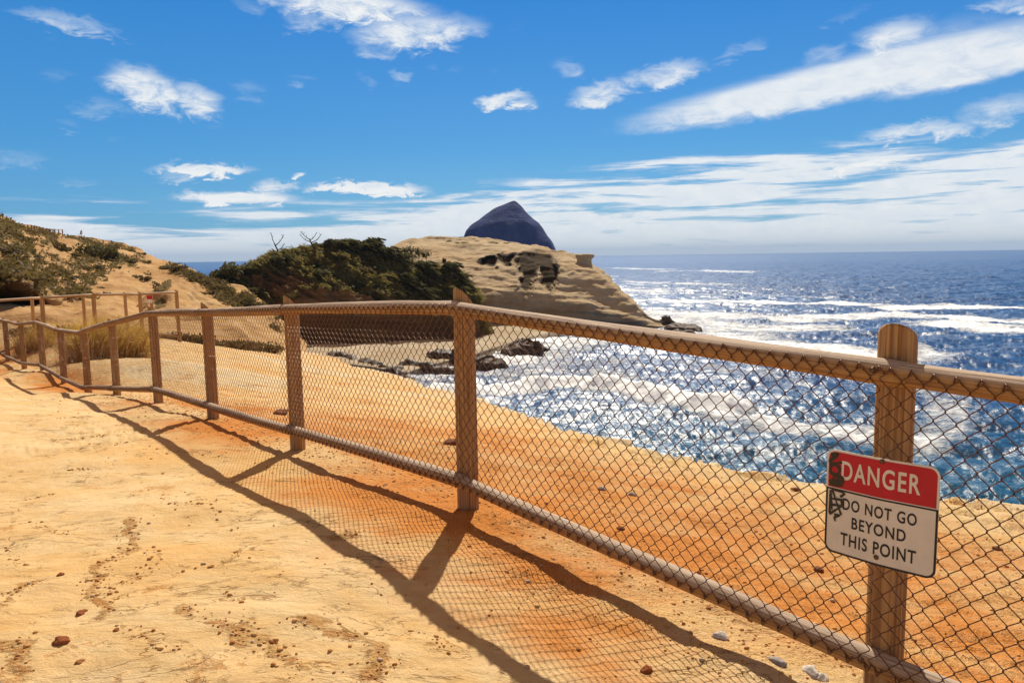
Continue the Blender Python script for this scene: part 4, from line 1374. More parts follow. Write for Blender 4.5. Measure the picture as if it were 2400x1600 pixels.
slop = [(580, 84), (588, 86), (592, 88), (600, 90), (612, 92), (628, 100), (630, 118), (632, 130), (640, 136), (650, 138), (656, 138), (664, 134), (676, 130), (694, 126), (712, 122), (734, 120), (772, 122), (812, 124)]
crest = [(440, 130), (470, 132), (496, 134), (510, 136), (540, 150), (551, 158), (559, 178), (570, 190), (579, 190), (597, 186), (613, 178), (624, 160), (643, 148), (664, 140), (681, 134), (702, 128), (756, 128), (808, 130)]
back = [(v + 8, Y + 16) for v, Y in crest]
sink = [(v + 140, Y + 50) for v, Y in crest]
lh = Land(rows_of(us, base, foot, cav0, cav1, slop, crest, back, sink), 280, 460, 0.9, 0.10, 151, 0.4, None, 0.714)
lh.visible = 0.72
rowf = np.linspace(0, 1, lh.nr)[:, None] + 0 * lh.u
nz = fbm(lh.u / 34, lh.v / 15, oct=4, seed=161)
vg = np.maximum.reduce([0.75 * sst(230, 60, lh.u) * sst(700, 640, lh.v), 0.8 * lh.blob(70, 620, 130, 34, 0.45), 0.8 * lh.blob(150, 668, 80, 22, 0.42), 0.72 * lh.blob(250, 600, 60, 26, 0.2), 0.5 * lh.blob(130, 590, 60, 16, .3),
                        0.7 * lh.blob(480, 660, 110, 14, 0.42), 0.75 * lh.blob(560, 705, 60, 16, 0.25)])
vg = np.maximum(vg, 0.50 * sst(420, 250, lh.u) * sst(545, 560, lh.v) * sst(672, 640, lh.v)) + 0.42 * nz * sst(0.3, .5, rowf) - 0.5 * lh.blob(100, 585, 20, 40, -0.3) - 0.4 * lh.blob(155, 580, 18, 25, -.5) - 0.6 * lh.blob(400, 680, 60, 40, .5) - .5 * lh.blob(300, 650, 50, 22, .2)
lh.attrs['veg'] = np.clip(vg, 0, 1)
lh.attrs['dark'] = 1.0 * lh.blob(15, 682, 108, 34, 0.15)  # shade under the overhang, painted into the colour
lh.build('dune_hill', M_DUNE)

# low sand spur in front of the hill's toe
us = [300, 340, 372, 400, 430, 470, 510, 545, 580]
base = [(770, 66), (765, 66), (762, 66), (760, 66), (760, 67), (762, 68), (766, 70), (772, 72), (785, 74)]
m1 = [(745, 74), (730, 74), (716, 74), (706, 74), (712, 74), (724, 75), (742, 76), (758, 77), (778, 78)]
crest = [(728, 84), (700, 84), (672, 85), (657, 86), (666, 86), (688, 86), (714, 85), (738, 84), (768, 82)]
back = [(745, 92), (720, 94), (704, 96), (696, 98), (700, 98), (712, 96), (734, 94), (756, 92), (780, 88)]
sp = Land(rows_of(us, base, m1, crest, back), 120, 160, 0.5, 0.2, 171, 0.15)
sp.attrs['veg'] = np.clip(0.75 * sp.blob(382, 672, 26, 18, -0.6) + .6 * sp.blob(375, 710, 20, 16), 0, 1)
sp.build('sand_spur', M_DUNE)

# sand shelf in the bay
us = [640, 720, 800, 860, 910, 960, 1010, 1060, 1115, 1180, 1250, 1310, 1350]
front = [(846, 101), (850, 101), (858, 99), (866, 98), (874, 97), (878, 97), (862, 102), (850, 106), (836, 113), (815, 124), (794, 137), (783, 146), (778, 152)]
def shelf_row(dY, z, Yfix=None):
    r = []
    for u, (v, Y0) in zip(us, front):
        q = on_z(u, v, 0.15)
        y = q[1] + dY if Yfix is None else Yfix[us.index(u)]
        r.append([q[0] * y / q[1], y, z, u, v])
    return r


_bk = [150, 150, 152, 153, 154, 155, 157, 160, 168, 174, 178, 180, 182]
sh = Land(None, 120, 260, 0.14, 0.25, 181, 0.0, np.array([shelf_row(-2.0, -1.5), shelf_row(0, 0.25), shelf_row(2.5, 0.8), shelf_row(0, 1.0, [(a_ + on_z(u, v, .15)[1]) / 2 for a_, u, (v, _y) in zip(_bk, us, front)]), shelf_row(0, 1.5, _bk), shelf_row(0, 1.6, [y + 14 for y in _bk])]))
sh.attrs['dark'] = np.clip(sst(0.35, 0.15, np.linspace(0, 1, sh.nr)[:, None] + 0 * sh.u) * 0.4 * sst(-.3, .3, fbm(sh.u / 30, sh.v / 8, oct=3)), 0, 1)
sh.build('sand_shelf', mat_cliff('shelf_sand', (0.40, 0.33, 0.23), (0.54, 0.46, 0.34), (0.36, 0.27, 0.17), (0.13, 0.085, 0.035), (0.055, 0.050, 0.018)))


# ------------------------------------------------------------------ rocks and stacks as things of their own
def tube_rock(name, pts, wid, hei, mat, label, seed, cat_='rock', group=None):
    """A long low rough rock along a line of photo pixels on the shore."""
    q = np.array([on_z(u, v, 0.25) for u, v in pts])
    n = 70
    q = cat(q, n, 0)
    k = 22
    th = np.arange(k) / k * 2 * np.pi
    t = np.linspace(0, 1, n)
    env = np.clip(np.sin(np.pi * np.clip(t, 0.02, 0.98)), 0, 1) ** 0.45
    tg = np.gradient(q, axis=0)
    tg /= np.linalg.norm(tg, axis=1)[:, None]
    side = np.stack([-tg[:, 1], tg[:, 0], 0 * t], -1)
    lump_ = 1 + 0.45 * fbm(t * 6 + seed, t * 0, oct=3, seed=seed)
    V = q[:, None] + side[:, None] * (wid * env * lump_)[:, None, None] * np.cos(th)[None, :, None] + np.array([0, 0, 1.0]) * (hei * env * lump_)[:, None, None] * np.sin(th)[None, :, None]
    V = V + 0.28 * hei * np.stack([fbm(V[..., 0] * 1.1, V[..., 1] * 1.1, V[..., 2] * 1.5, oct=4, seed=seed + a) for a in range(3)], -1)
    V = np.concatenate([V.reshape(-1, 3), q[:1], q[-1:]])
    m = n * k
    T = [(m, (i + 1) % k, i) for i in range(k)] + [(m + 1, m - k + i, m - k + (i + 1) % k) for i in range(k)]
    c = V.mean(0)
    o = mesh(name, V - c, grid_quads(n, k, True), T, mat, True)
    o.location = tuple(c)
    return tag(o, label, cat_, group)


M_ROCK = mat_plain('wet_rock', (0.060, 0.042, 0.030), 0.6, 0.4, 0, 0.5, 0.8, 0.25)
M_ROCKB = mat_plain('weedy_rock', (0.095, 0.060, 0.042), 0.7, 0.3, 0, 0.5, 1.2, 0.3)
G = 'dark rocks along the edge of the bay'
tube_rock('shore_rock', [(768, 836), (800, 843), (840, 852), (880, 861), (908, 868)], 1.3, 1.15, M_ROCK, 'longest dark rock ledge, slanting down across the pale sand shelf', 201, group=G)
tube_rock('shore_rock', [(905, 866), (925, 874), (948, 884), (968, 890)], 0.9, 0.75, M_ROCK, 'dark rock ledge ending at the water, below the longest ledge', 202, group=G)
tube_rock('shore_rock', [(918, 858), (960, 864), (1010, 868), (1075, 872)], 1.2, 1.1, M_ROCK, 'dark level rock ledge left of the middle post at the waterline', 203, group=G)
tube_rock('shore_rock', [(1000, 846), (1030, 845), (1070, 846), (1090, 850)], 1.6, 1.5, M_ROCK, 'dark rock ledge behind the middle post, upper one of the pair', 204, group=G)
tube_rock('shore_rock', [(1110, 852), (1135, 854), (1158, 858), (1178, 862)], 1.8, 1.1, M_ROCKB, 'low brown rock awash just right of the middle post', 205, group=G)
tube_rock('shore_rock', [(1178, 836), (1205, 832), (1240, 826), (1275, 822)], 2.8, 1.9, M_ROCKB, 'rounded weed covered rock in the surf in front of the headland', 206, group=G)
tube_rock('shore_rock', [(1552, 764), (1566, 762), (1580, 764)], 1.2, 1.9, M_ROCKB, 'small upright rock at the very tip of the headland', 207, group=G)
tube_rock('shore_rock', [(1560, 772), (1600, 771), (1640, 776)], 2.2, 0.9, M_ROCKB, 'flat brown reef rock trailing off the tip of the headland', 208, group=G)
tube_rock('shore_rock', [(1560, 784), (1600, 784), (1630, 786)], 1.8, 0.7, M_ROCKB, 'lowest brown reef rock just above the top rail', 209, group=G)


def stack(name, prof, Y, dep, mat, label, seed, amp, freq, cat_='rock'):
    """A free standing rock from its outline: rings of measured width, about as deep as they are wide."""
    k = 96
    th = np.arange(k) / k * 2 * np.pi
    pr = np.array(prof, float)
    n = 90
    t = np.linspace(0, len(pr) - 1, n)
    pr = cat(pr, n, 0)
    rows = []
    for v, ul, ur in pr:
        l, r = P(ul, v, Y), P(ur, v, Y)
        c = (l + r) / 2
        hw = (r[0] - l[0]) / 2
        rows.append(np.stack([c[0] + hw * np.cos(th), c[1] + dep * hw * np.sin(th), np.full(k, c[2])], -1))
    V = np.array(rows)
    nrm = np.stack([np.cos(th), np.sin(th), 0 * th], -1)[None]
    V = V + nrm * (amp * fbm(V[..., 0] * freq, V[..., 1] * freq, V[..., 2] * freq * 0.7, oct=5, seed=seed))[..., None]
    V[..., 2] += amp * 0.35 * fbm(V[..., 0] * freq * 1.3, V[..., 1] * freq, oct=3, seed=seed + 9)
    V = V.reshape(-1, 3)
    V = np.concatenate([V, [V[-k:].mean(0)]])
    m = len(V) - 1
    T = [(m - k + i, m - k + (i + 1) % k, m) for i in range(k)]
    c = V.mean(0)
    c[2] = 0
    o = mesh(name, V - c, grid_quads(n, k, True), T, mat, True)
    o.location = tuple(c)
    return tag(o, label, cat_)


def mat_stack():
    m, t, b = material('hazed_basalt', 0.95, 0.1)
    p = objco(t)
    n = t.noise(t.mapping(p, scale=(1, 1, 0.45)), 0.05, 7, 0.65, 0.3)
    c = t.mix(t.ramp(n, 0.35, 0.7), (0.034, 0.050, 0.150), (0.065, 0.085, 0.215))  # blue of the distant air mixed into the rock colour
    zz = t.sep(p)[2]
    t.set(b.inputs['Base Color'], c)
    t.set(b.inputs['Normal'], t.bump(t.noise(p, 0.09, 7, 0.65), 0.7, 9))
    return m


stack('sea_stack', [(601, 1072, 1309), (575, 1078, 1299), (565, 1082, 1294), (552, 1087, 1284), (537, 1094, 1274), (524, 1107, 1263), (514, 1122, 1251), (499, 1143, 1235), (486, 1163, 1224), (477, 1184, 1215), (472, 1197, 1209), (470.5, 1202, 1206)],
      1180, 0.85, mat_stack(), 'tall dark blue dome shaped sea stack standing out at sea behind the headland', 301, 1.3, 0.035)
stack('rock_pillar', [(640, 1344, 1395), (632, 1346, 1392), (622, 1349, 1389), (612, 1352, 1386), (607, 1352, 1388), (602, 1349, 1392), (598, 1349, 1393), (595.5, 1353, 1390), (594.5, 1360, 1384)],
      189, 0.8, M_HEAD, 'small mushroom shaped sandstone pillar on the right slope of the headland', 311, 0.28, 0.5)
# ------------------------------------------------------------------ sea air
def make_haze():
    m = bpy.data.materials.new('sea_haze')
    m.use_nodes = True
    t = NT(m.node_tree)
    pv = t.n('ShaderNodeVolumePrincipled')
    pv.inputs['Color'].default_value = (0.40, 0.62, 1.0, 1)
    pv.inputs['Density'].default_value = 0.000055
    pv.inputs['Density Attribute'].default_value = ''
    o = t.n('ShaderNodeOutputMaterial')
    t.set(o.inputs['Volume'], pv.outputs[0])
    m.cycles.homogeneous_volume = True
    L, z0, z1 = 15600.0, -4.0, 150.0
    V = [(x, y, z) for z in (z0, z1) for y in (-L, L) for x in (-L, L)]
    h = mesh('haze', V, [(0, 2, 3, 1), (4, 5, 7, 6), (0, 1, 5, 4), (2, 6, 7, 3), (0, 4, 6, 2), (1, 3, 7, 5)], None, m, False)
    tag(h, 'thin blue sea air over the whole bay', 'haze', kind='stuff')


make_haze()

# ------------------------------------------------------------------ vegetation
def leaf_quads(c, size, dirv=None, spread=1.0, asp=1.8, up=0.0):
    """Small leaf-sized faces about the points c."""
    n = len(c)
    a = RNG.normal(size=(n, 3)) * spread
    if dirv is not None:
        a = a + np.asarray(dirv)
    a /= np.linalg.norm(a, axis=1)[:, None]
    b = RNG.normal(size=(n, 3)) + np.array([0, 0, up])
    b = np.cross(a, b)
    b /= np.linalg.norm(b, axis=1)[:, None] + 1e-9
    s = size * (0.6 + 0.8 * RNG.random(n))
    a, b = a * (s * asp)[:, None], b * s[:, None]
    V = np.stack([c - a * 0.5 - b * 0.25, c - b * 0.5 + a * .1, c + a * 0.6, c + b * 0.5 + a * .1], 1).reshape(-1, 3)
    return V, np.arange(n * 4).reshape(n, 4)


M_SPRUCE = mat_leaf('spruce_needles', (0.045, 0.046, 0.017), (0.165, 0.138, 0.052), 0.32)
M_SCRUB = mat_leaf('scrub_leaves', (0.080, 0.058, 0.024), (0.20, 0.142, 0.058), 0.35)
M_OLIVE = mat_leaf('olive_needles', (0.11, 0.090, 0.032), (0.32, 0.25, 0.085), 0.4)
M_DRY = mat_leaf('dry_scrub', (0.10, 0.060, 0.022), (0.26, 0.165, 0.062), 0.25)
M_GRASS = mat_leaf('dune_grass', (0.36, 0.205, 0.05), (0.62, 0.395, 0.12), 0.45)
M_BARK = mat_plain('bark', (0.075, 0.052, 0.038), 0.9, 0.2, 0, 0.4, 6)


def make_tree(label, group, n_br, length, height, down, seed, spiky=0.0, dens=1.0, leaf=None):
    """A conifer bent over by the sea wind: every branch streams away to the right."""
    rs = np.random.default_rng(seed)
    t = thing('windswept_tree', (0, 0, 0), label, 'tree', group)
    tr = Parts()
    tz = np.linspace(0, 1, 7)
    spine = np.stack([-0.15 * length + 0.45 * length * tz ** 2 * 0.6, 0 * tz, height * (tz - 0.5 * down * tz ** 3) - 0.4], -1)
    tr.tube(spine, 0.22 * (1 - 0.8 * tz) + 0.03, 7)
    pts, tn = [], []
    for k in range(n_br):
        f = rs.uniform(0.15, 1.0)
        s0 = np.array([np.interp(f, tz, spine[:, a]) for a in range(3)])
        L = length * rs.uniform(0.45, 1.0) * (0.75 + 0.25 * (1 - abs(f - .5)))
        ang = rs.normal(0, 0.42)
        dv = np.array([math.cos(ang), math.sin(ang), -down * rs.uniform(0.5, 1.1) + 0.35 * rs.random() * (1 + spiky)])
        q = np.linspace(0, 1, 8)
        br = s0 + dv * (q * L)[:, None]
        br[:, 2] += L * (0.10 + .25 * spiky * rs.random()) * np.sin(q * 2.2)
        br[:, 2] -= 0.12 * L * q ** 2
        tr.tube(br, 0.05 * (1 - q) + 0.012, 3, False)
        m = int(62 * dens * L / 3)
        fq = rs.random(m) ** 0.8
        c = np.stack([np.interp(fq, q, br[:, a]) for a in range(3)], -1)
        thick = 0.12 * L * np.sin(np.clip(fq, 0.08, .98) * np.pi) ** .6
        c = c + rs.normal(size=(m, 3)) * (thick * np.array([[0.5], [0.55], [0.30]])).T
        pts.append(c)
        tn.append(np.clip(rs.uniform(-0.1, 0.7) + rs.normal(0, .2, m), 0, 1))
    tr.build('trunk', M_BARK, t)
    c = np.concatenate(pts)
    V, Q = leaf_quads(c, 0.20, (1.6, 0, -down * 1.9), 0.55, 4.2)
    mesh('crown', V, Q, None, leaf or M_SPRUCE, False, t, dict(tone=np.repeat(np.concatenate(tn), 4)))
    return t


def make_shrub(name, label, cat_, group, r, mat, seed, squash=0.6, n=520, size=0.16):
    rs = np.random.default_rng(seed)
    t = thing(name, (0, 0, 0), label, cat_, group)
    tr = Parts()
    pts = []
    for k in range(9):
        a, L = rs.uniform(0, 6.28), r * rs.uniform(0.35, 0.75)
        e = np.array([math.cos(a) * L, math.sin(a) * L, r * squash * rs.uniform(0.5, 0.95)])
        tr.tube(np.array([[0, 0, -0.2], e * [0.3, 0.3, 0.55], e]), [0.05 * r, 0.03 * r, 0.012 * r], 4, False)
        m = n // 9
        d = rs.normal(size=(m, 3))
        d /= np.linalg.norm(d, axis=1)[:, None]
        c = e * [1, 1, .72] + d * (r * rs.uniform(0.28, 0.48) * rs.random(m)[:, None] ** 0.4) * [1.15, 1, squash + .15]
        pts.append(c)
    tr.build('stem', M_BARK, t)
    c = np.concatenate(pts)
    c[:, 2] = np.maximum(c[:, 2], -0.1 * r)
    V, Q = leaf_quads(c, size * r, None, 1, 1.6)
    mesh('crown', V, Q, None, mat, False, t, dict(tone=np.repeat(np.clip(0.35 + 0.4 * fbm(c[:, 0] * 2 / r, c[:, 1] * 2 / r, c[:, 2] * 2 / r, oct=2, seed=seed) + rs.normal(0, .15, len(c)), 0, 1), 4)))
    return t


# trees on the middle hill; (u, v, variant, scale)
GT = 'windswept conifers on the middle hill'
TL = 'dark green conifer bent over by the wind in the thicket on the middle hill'
PROTO = [make_tree(TL, GT, 26, 7.5, 3.2, 0.42, 401), make_tree(TL, GT, 22, 9.0, 2.8, 0.50, 402, leaf=M_OLIVE), make_tree(TL, GT, 24, 6.0, 3.0, 0.34, 403)]
TREES = [(690, 585, 0, .70), (730, 590, 2, .80), (765, 585, 0, .75), (700, 610, 1, .75), (790, 600, 1, .9), (850, 598, 0, .8), (890, 604, 2, .85), (925, 618, 0, .75),
         (905, 634, 1, .95), (940, 640, 0, .8), (935, 668, 0, .95),
         (975, 640, 2, .8), (1000, 655, 0, .75), (985, 700, 0, .7), (1040, 640, 2, .75), (1065, 655, 0, .65), (1030, 672, 1, .7), (1075, 690, 2, .6),
         (660, 618, 2, .7), (735, 655, 2, .8), (640, 630, 2, .7), (920, 702, 0, .75), ]
used = set()
for (u, v, k, s) in TREES:
    q, N = mh.near_pixel(u, v)
    if k not in used:
        o = PROTO[k]
        used.add(k)
        o.location = tuple(q - [0, 0, .2])
        o.rotation_euler = (0, 0, random.uniform(-.35, .25))
        o.scale = (s,) * 3
    else:
        copy_tree(PROTO[k], q - [0, 0, .2], random.uniform(-.35, .25), s)

t = make_tree('tallest bushy conifer with a ragged top on the crest of the middle hill', GT, 60, 6.0, 4.2, 0.42, 412, 0.25, 1.5)
q, N = mh.near_pixel(792, 592)
t.location = tuple(q - [0, 0, .3])


t = make_tree('smaller ragged conifer just right of the tallest one on the hill crest', GT, 40, 5.0, 3.0, 0.45, 413, 0.3, 1.4)
q, N = mh.near_pixel(848, 592)
t.location = tuple(q - [0, 0, .3])


def dead_tree(label, u, v, forks, height, seed, Y):
    rs = np.random.default_rng(seed)
    t = thing('dead_tree', (0, 0, 0), label, 'tree', 'bare dead trees')
    base = np.zeros(3)
    tr = Parts()
    top = np.array([forks[0] * height, 0, height * 0.62])
    trunk = cat(np.array([base - [0, 0, .8], base + [0.08, 0, height * .25], top * [0.55, 1, 0.75], top]), 12, 0)
    tr.tube(trunk, np.linspace(0.20, 0.11, 12), 6)
    tr.build('trunk', M_BARK, t)
    for f in forks[1:]:
        br = Parts()
        p0 = trunk[int(f[0] * 11)]
        p1 = p0 + np.array([f[1], rs.uniform(-.2, .2), f[2]]) * height * 0.5
        p2 = p0 + np.array([f[1] * 1.1 + f[3], 0, f[2] + 0.35]) * height * 0.62
        l = cat(np.array([p0, (p0 + p1) / 2 + [0, 0, -.1], p1, p2]), 10, 0)
        br.tube(l, np.linspace(0.11, 0.05, 10), 5)
        for j in (5, 7, 8):
            e = l[j] + np.array([rs.uniform(-.5, .5), 0, rs.uniform(.2, .6)]) * height * .22
            br.tube(np.array([l[j], (l[j] + e) / 2 + [.05, 0, 0], e]), [0.06, 0.05, 0.03], 4)
        br.build('branch', M_BARK, t)
    t.location = tuple(P(u, v, Y))
    t.scale = (0.95,) * 3
    return t


dead_tree('bare leafless tree with upright forked branches at the left end of the hill crest', 650, 598, [-0.12, (0.55, -0.30, 0.85, -.05), (0.8, 0.55, 0.55, .15), (0.45, 0.5, .2, .1)], 4.2, 421, 156)
dead_tree('bare twisted dead tree with wide spreading branches, right of the other bare tree', 731, 586, [-0.10, (0.7, -0.75, 0.35, -.12), (0.95, -0.55, 0.35, -.2), (0.55, 0.75, 0.4, .12), (0.85, 0.40, 0.3, .22)], 4.0, 422, 157)


def thin_tree(label, u, v, h, wd, seed, Y, group='thin trees in front of the pale headland'):
    rs = np.random.default_rng(seed)
    t = thing('coast_pine', (0, 0, 0), label, 'tree', group)
    tr = Parts()
    tr.tube(np.array([[0, 0, -.8], [0.03, 0, h * .3], [-.05, 0, h * .6], [0.05, 0, h * .9]]), [0.10, .08, .06, .03], 5)
    c = []
    for k in range(7):
        e = np.array([rs.uniform(-1, 1) * wd, rs.uniform(-.5, .5) * wd, h * rs.uniform(.72, 1.02)])
        tr.tube(np.array([[0, 0, h * .5], e * [.5, .5, .85], e]), [.05, .03, .015], 4)
        c.append(e + rs.normal(size=(34, 3)) * [wd * .30, wd * .30, .13 * h])
    tr.build('trunk', M_BARK, t)
    c = np.concatenate(c)
    V, Q = leaf_quads(c, 0.17, None, 1, 1.7)
    mesh('crown', V, Q, None, M_SPRUCE, False, t, dict(tone=np.repeat(rs.random(len(c)) * .6, 4)))
    t.location = tuple(P(u, v, Y))


for u, v, h, wd, lab in ((950, 612, 2.6, .75, 'leftmost thin pine with a flat crown in front of the pale headland'), (966, 614, 2.7, .8, 'second thin pine of the small row, with a broad flat crown'),
                         (982, 616, 2.6, .75, 'third thin pine of the small row before the headland'), (999, 618, 2.1, .7, 'rightmost, lowest pine of the small row before the headland'),
                         (1041, 626, 1.5, .3, 'tiny lone conifer sticking up right of the row of thin pines')):
    thin_tree(lab, u, v, h, wd, int(u), 158)

GS = 'rounded shrubs at the left end of the middle hill'
for u, v, r, lab in ((536, 668, 2.8, 'dark rounded bush at the far left end of the middle hill, against the sea'), (568, 656, 3.4, 'large dark rounded bush second from the left end of the middle hill'),
                     (617, 614, 1.0, 'small brownish bush on the skyline between the rounded bushes and the bare tree'), (604, 690, 2.0, 'dark bush low on the hillside right of the rounded bushes')):
    t = make_shrub('round_shrub', lab, 'shrub', GS, r, M_SPRUCE, int(u), 0.85, 900, 0.13)
    q, N = mh.near_pixel(u, v)
    t.location = tuple(q + [0, -0.3, -0.5])

# low shrubs on the sandy hill
GH = 'low shrubs on the sandy hill'
LBL = 'low olive green shrub among others on the sandy left hill'
HP = [make_shrub('hill_shrub', LBL, 'shrub', GH, 1.6, M_SCRUB, 431 + i, 0.5, 420, 0.15) for i in range(3)]
HS = [(60, 568, 1.0), (130, 580, 1.1), (150, 590, 1.0), (178, 600, 1.1), (205, 560, .6), (230, 565, .6), (262, 572, .5), (160, 612, .9), (120, 600, .8), (35, 585, .9), (85, 575, .8), (15, 600, .8),
      (190, 622, 1.0), (225, 625, .9), (140, 640, 1.0), (168, 650, .9), (195, 660, .9), (80, 635, .9), (50, 615, .9), (215, 680, .6), (232, 645, .7), (100, 660, .8), (125, 672, .8), (165, 685, .6),
      (285, 610, .8), (305, 618, .9), (330, 598, .6), (345, 612, .8), (300, 590, .6), (270, 632, .6), (322, 655, .7), (340, 660, .8), (232, 668, .6), (245, 680, .5), (390, 630, .8), (410, 632, .8), (425, 628, .9),
      (440, 640, .9), (460, 655, 1.0), (480, 668, 1.0), (505, 680, 1.0), (530, 690, .9), (555, 700, .9), (585, 712, .9), (600, 722, .8), (470, 690, .7), (450, 665, .6), (520, 705, .8)]
used = set()
for i, (u, v, s) in enumerate(HS):
    k = i % 3
    q, N = lh.near_pixel(u, v)
    far = np.linalg.norm(q[:2]) / 110
    ss = s * (0.75 + 0.3 * random.random()) * far ** .5 * .9
    if k not in used:
        used.add(k)
        HP[k].location = tuple(q + [0, 0, -.15])
        HP[k].scale = (ss,) * 3
    else:
        copy_tree(HP[k], q + [0, 0, -.15], random.uniform(0, 6), (ss * random.uniform(1, 1.6), ss, ss * random.uniform(.8, 1.1)))
for u, v, r, lab in ((215, 598, 3.2, 'larger dark green bush high on the sandy hill, left of its twin'), (247, 606, 3.4, 'larger dark green bush high on the sandy hill, right of its twin')):
    t = make_shrub('hill_shrub', lab, 'shrub', GH, r, M_SPRUCE, int(u), 0.8, 900, 0.11)
    q, N = lh.near_pixel(u, v)
    t.location = tuple(q + [0, 0, -.4])
for u, v, r, lab in ((388, 678, 1.5, 'brown bush on top of the orange sand spur behind the far fence'), (372, 700, 1.3, 'brown bush on the left flank of the orange sand spur')):
    t = make_shrub('spur_shrub', lab, 'shrub', 'brown bushes on the sand spur', r, M_DRY, int(u), 0.8, 500, 0.12)
    k_ = np.argmin((sp.u - u) ** 2 + (sp.v - v) ** 2)
    t.location = tuple(sp.pos.reshape(-1, 3)[k_] + [0, 0, -.2])

# dry brush on the slope just beyond the near fence
GD = 'dry brush beyond the fence'
DP = [make_shrub('dry_brush', 'low brown dry brush on the sandy slope beyond the fence', 'shrub', GD, 1.0, M_DRY, 451 + i, 0.55, 560, 0.10) for i in range(3)]
DS = [(60, 812, 30, .7), (105, 815, 32, .7), (150, 812, 34, .9), (185, 820, 33, .8), (225, 822, 33, 1.0), (262, 820, 34, .9), (300, 815, 35, .8), (335, 806, 36, .8), (395, 806, 36, .8), (425, 812, 36, .9), (445, 800, 38, .9), (470, 815, 36, .8), (410, 790, 40, .9),
      (500, 800, 42, .8), (530, 806, 44, .9), (560, 810, 44, .9), (590, 812, 46, .9), (615, 814, 47, 1.0), (640, 820, 48, .9), (545, 790, 46, .9), (585, 795, 48, .9), (355, 785, 38, .7)]
used = set()
for i, (u, v, Y, s) in enumerate(DS):
    k = i % 3
    q = P(u, v, Y)
    q[2] = ground_z(q[:1], q[1:2])[0]
    if k not in used:
        used.add(k)
        DP[k].location = tuple(q + [0, 0, -.05])
        DP[k].scale = (s,) * 3
    else:
        copy_tree(DP[k], q + [0, 0, -.05], random.uniform(0, 6), s)


def grass_tuft(label, u, Y, vtop, rad, n, seed, mat=None):
    rs = np.random.default_rng(seed)
    q = P(u, 790, Y)
    q[2] = ground_z(q[:1], q[1:2])[0] - 0.03
    h = P(u, vtop, Y)[2] - q[2]
    c = rs.normal(size=(n, 2)) * rad * 0.45
    c = c[np.hypot(*c.T) < rad]
    n = len(c)
    ln = h * rs.uniform(0.55, 1.05, n) * (1 - 0.45 * (np.hypot(*c.T) / rad) ** 2)
    dirn = c / (rad + 1e-6) * 0.55 + rs.normal(size=(n, 2)) * 0.22 + [0.18, 0]
    wd = 0.010 * rs.uniform(.7, 1.5, n)
    sa = rs.uniform(0, 6.28, n)
    side = np.stack([np.cos(sa), np.sin(sa), 0 * sa], -1) * wd[:, None]
    rows = []
    for f in (0, .35, .7, 1.0):
        p = np.stack([c[:, 0] + dirn[:, 0] * ln * f ** 1.7, c[:, 1] + dirn[:, 1] * ln * f ** 1.7, ln * (f - 0.12 * f ** 3)], -1)
        rows += [p - side * (1 - f * .9), p + side * (1 - f * .9)]
    V = np.stack(rows, 1)
    Q = np.array([[0, 1, 3, 2], [2, 3, 5, 4], [4, 5, 7, 6]])
    Q = (np.arange(n)[:, None, None] * 8 + Q[None]).reshape(-1, 4)
    o = mesh('dune_grass', V.reshape(-1, 3), Q, None, mat or M_GRASS, False, None, dict(tone=np.repeat(rs.random(n), 8)))
    o.location = tuple(q)
    tag(o, label, 'grass tuft', 'tufts of dune grass by the fences')


grass_tuft('tall golden tuft of dune grass, left half of the big clump before the far fence', 205, 22, 712, .75, 1500, 471)
grass_tuft('tall golden tuft of dune grass, right half of the big clump before the far fence', 256, 22.5, 722, .8, 1500, 472)
grass_tuft('lower golden tuft of dune grass trailing off to the right of the big clump', 312, 23, 735, .55, 700, 473)
grass_tuft('thin golden grass tuft by the post at the left of the far fence', 98, 24, 735, .5, 420, 474)
grass_tuft('small golden grass tuft at the left edge behind the near fence', 60, 24, 745, .45, 320, 475)
grass_tuft('sparse pale grass tuft on the sand behind the near fence, far left', 135, 24, 815, .8, 350, 476)
grass_tuft('sparse pale grass tuft on the sand behind the near fence, right of the other sparse tuft', 172, 22, 835, .6, 260, 477)


def scrub(land, name, n, size, mat, label, lo=0.5, lean=(0.5, -0.1, 0.1), rows=(0.12, 0.74), asp=1.8):
    """Ground cover nobody could count: leaf-sized faces all over the overgrown part of a slope."""
    i = RNG.integers(int(rows[0] * land.nr), int(rows[1] * land.nr), n * 5)
    j = RNG.integers(0, land.nc, n * 5)
    pr = land.attrs['veg'][i, j] + 0.35 * fbm(land.pos[i, j, 0] * .35, land.pos[i, j, 1] * .35, land.pos[i, j, 2] * .35, oct=3, seed=5)
    keep = np.where(pr > lo)[0][:n]
    i, j = i[keep], j[keep]
    jit = RNG.normal(size=(len(i), 3)) * 0.25
    c = land.pos[i, j] + land.N[i, j] * (size * RNG.random(len(i)) * 1.6)[:, None] + jit
    V, Q = leaf_quads(c, size, lean, 0.7, asp)
    tone = np.clip(0.42 + 0.5 * fbm(c[:, 0] * .5, c[:, 1] * .5, c[:, 2] * .5, oct=2, seed=8) + RNG.normal(0, .15, len(c)), 0, 1)
    o = mesh(name, V, Q, None, mat, False, None, dict(tone=np.repeat(tone, 4)))
    tag(o, label, 'scrub', kind='stuff')


scrub(mh, 'thicket_undergrowth', 30000, 0.22, M_OLIVE, 'dense dark undergrowth covering the middle hill between its trees', 0.45, (1.6, -.1, -.9), (0.12, 0.74), 3.6)
scrub(lh, 'hillside_scrub', 22000, 0.28, M_SCRUB, 'low olive scrub creeping over the sandy hill on the left', 0.52)


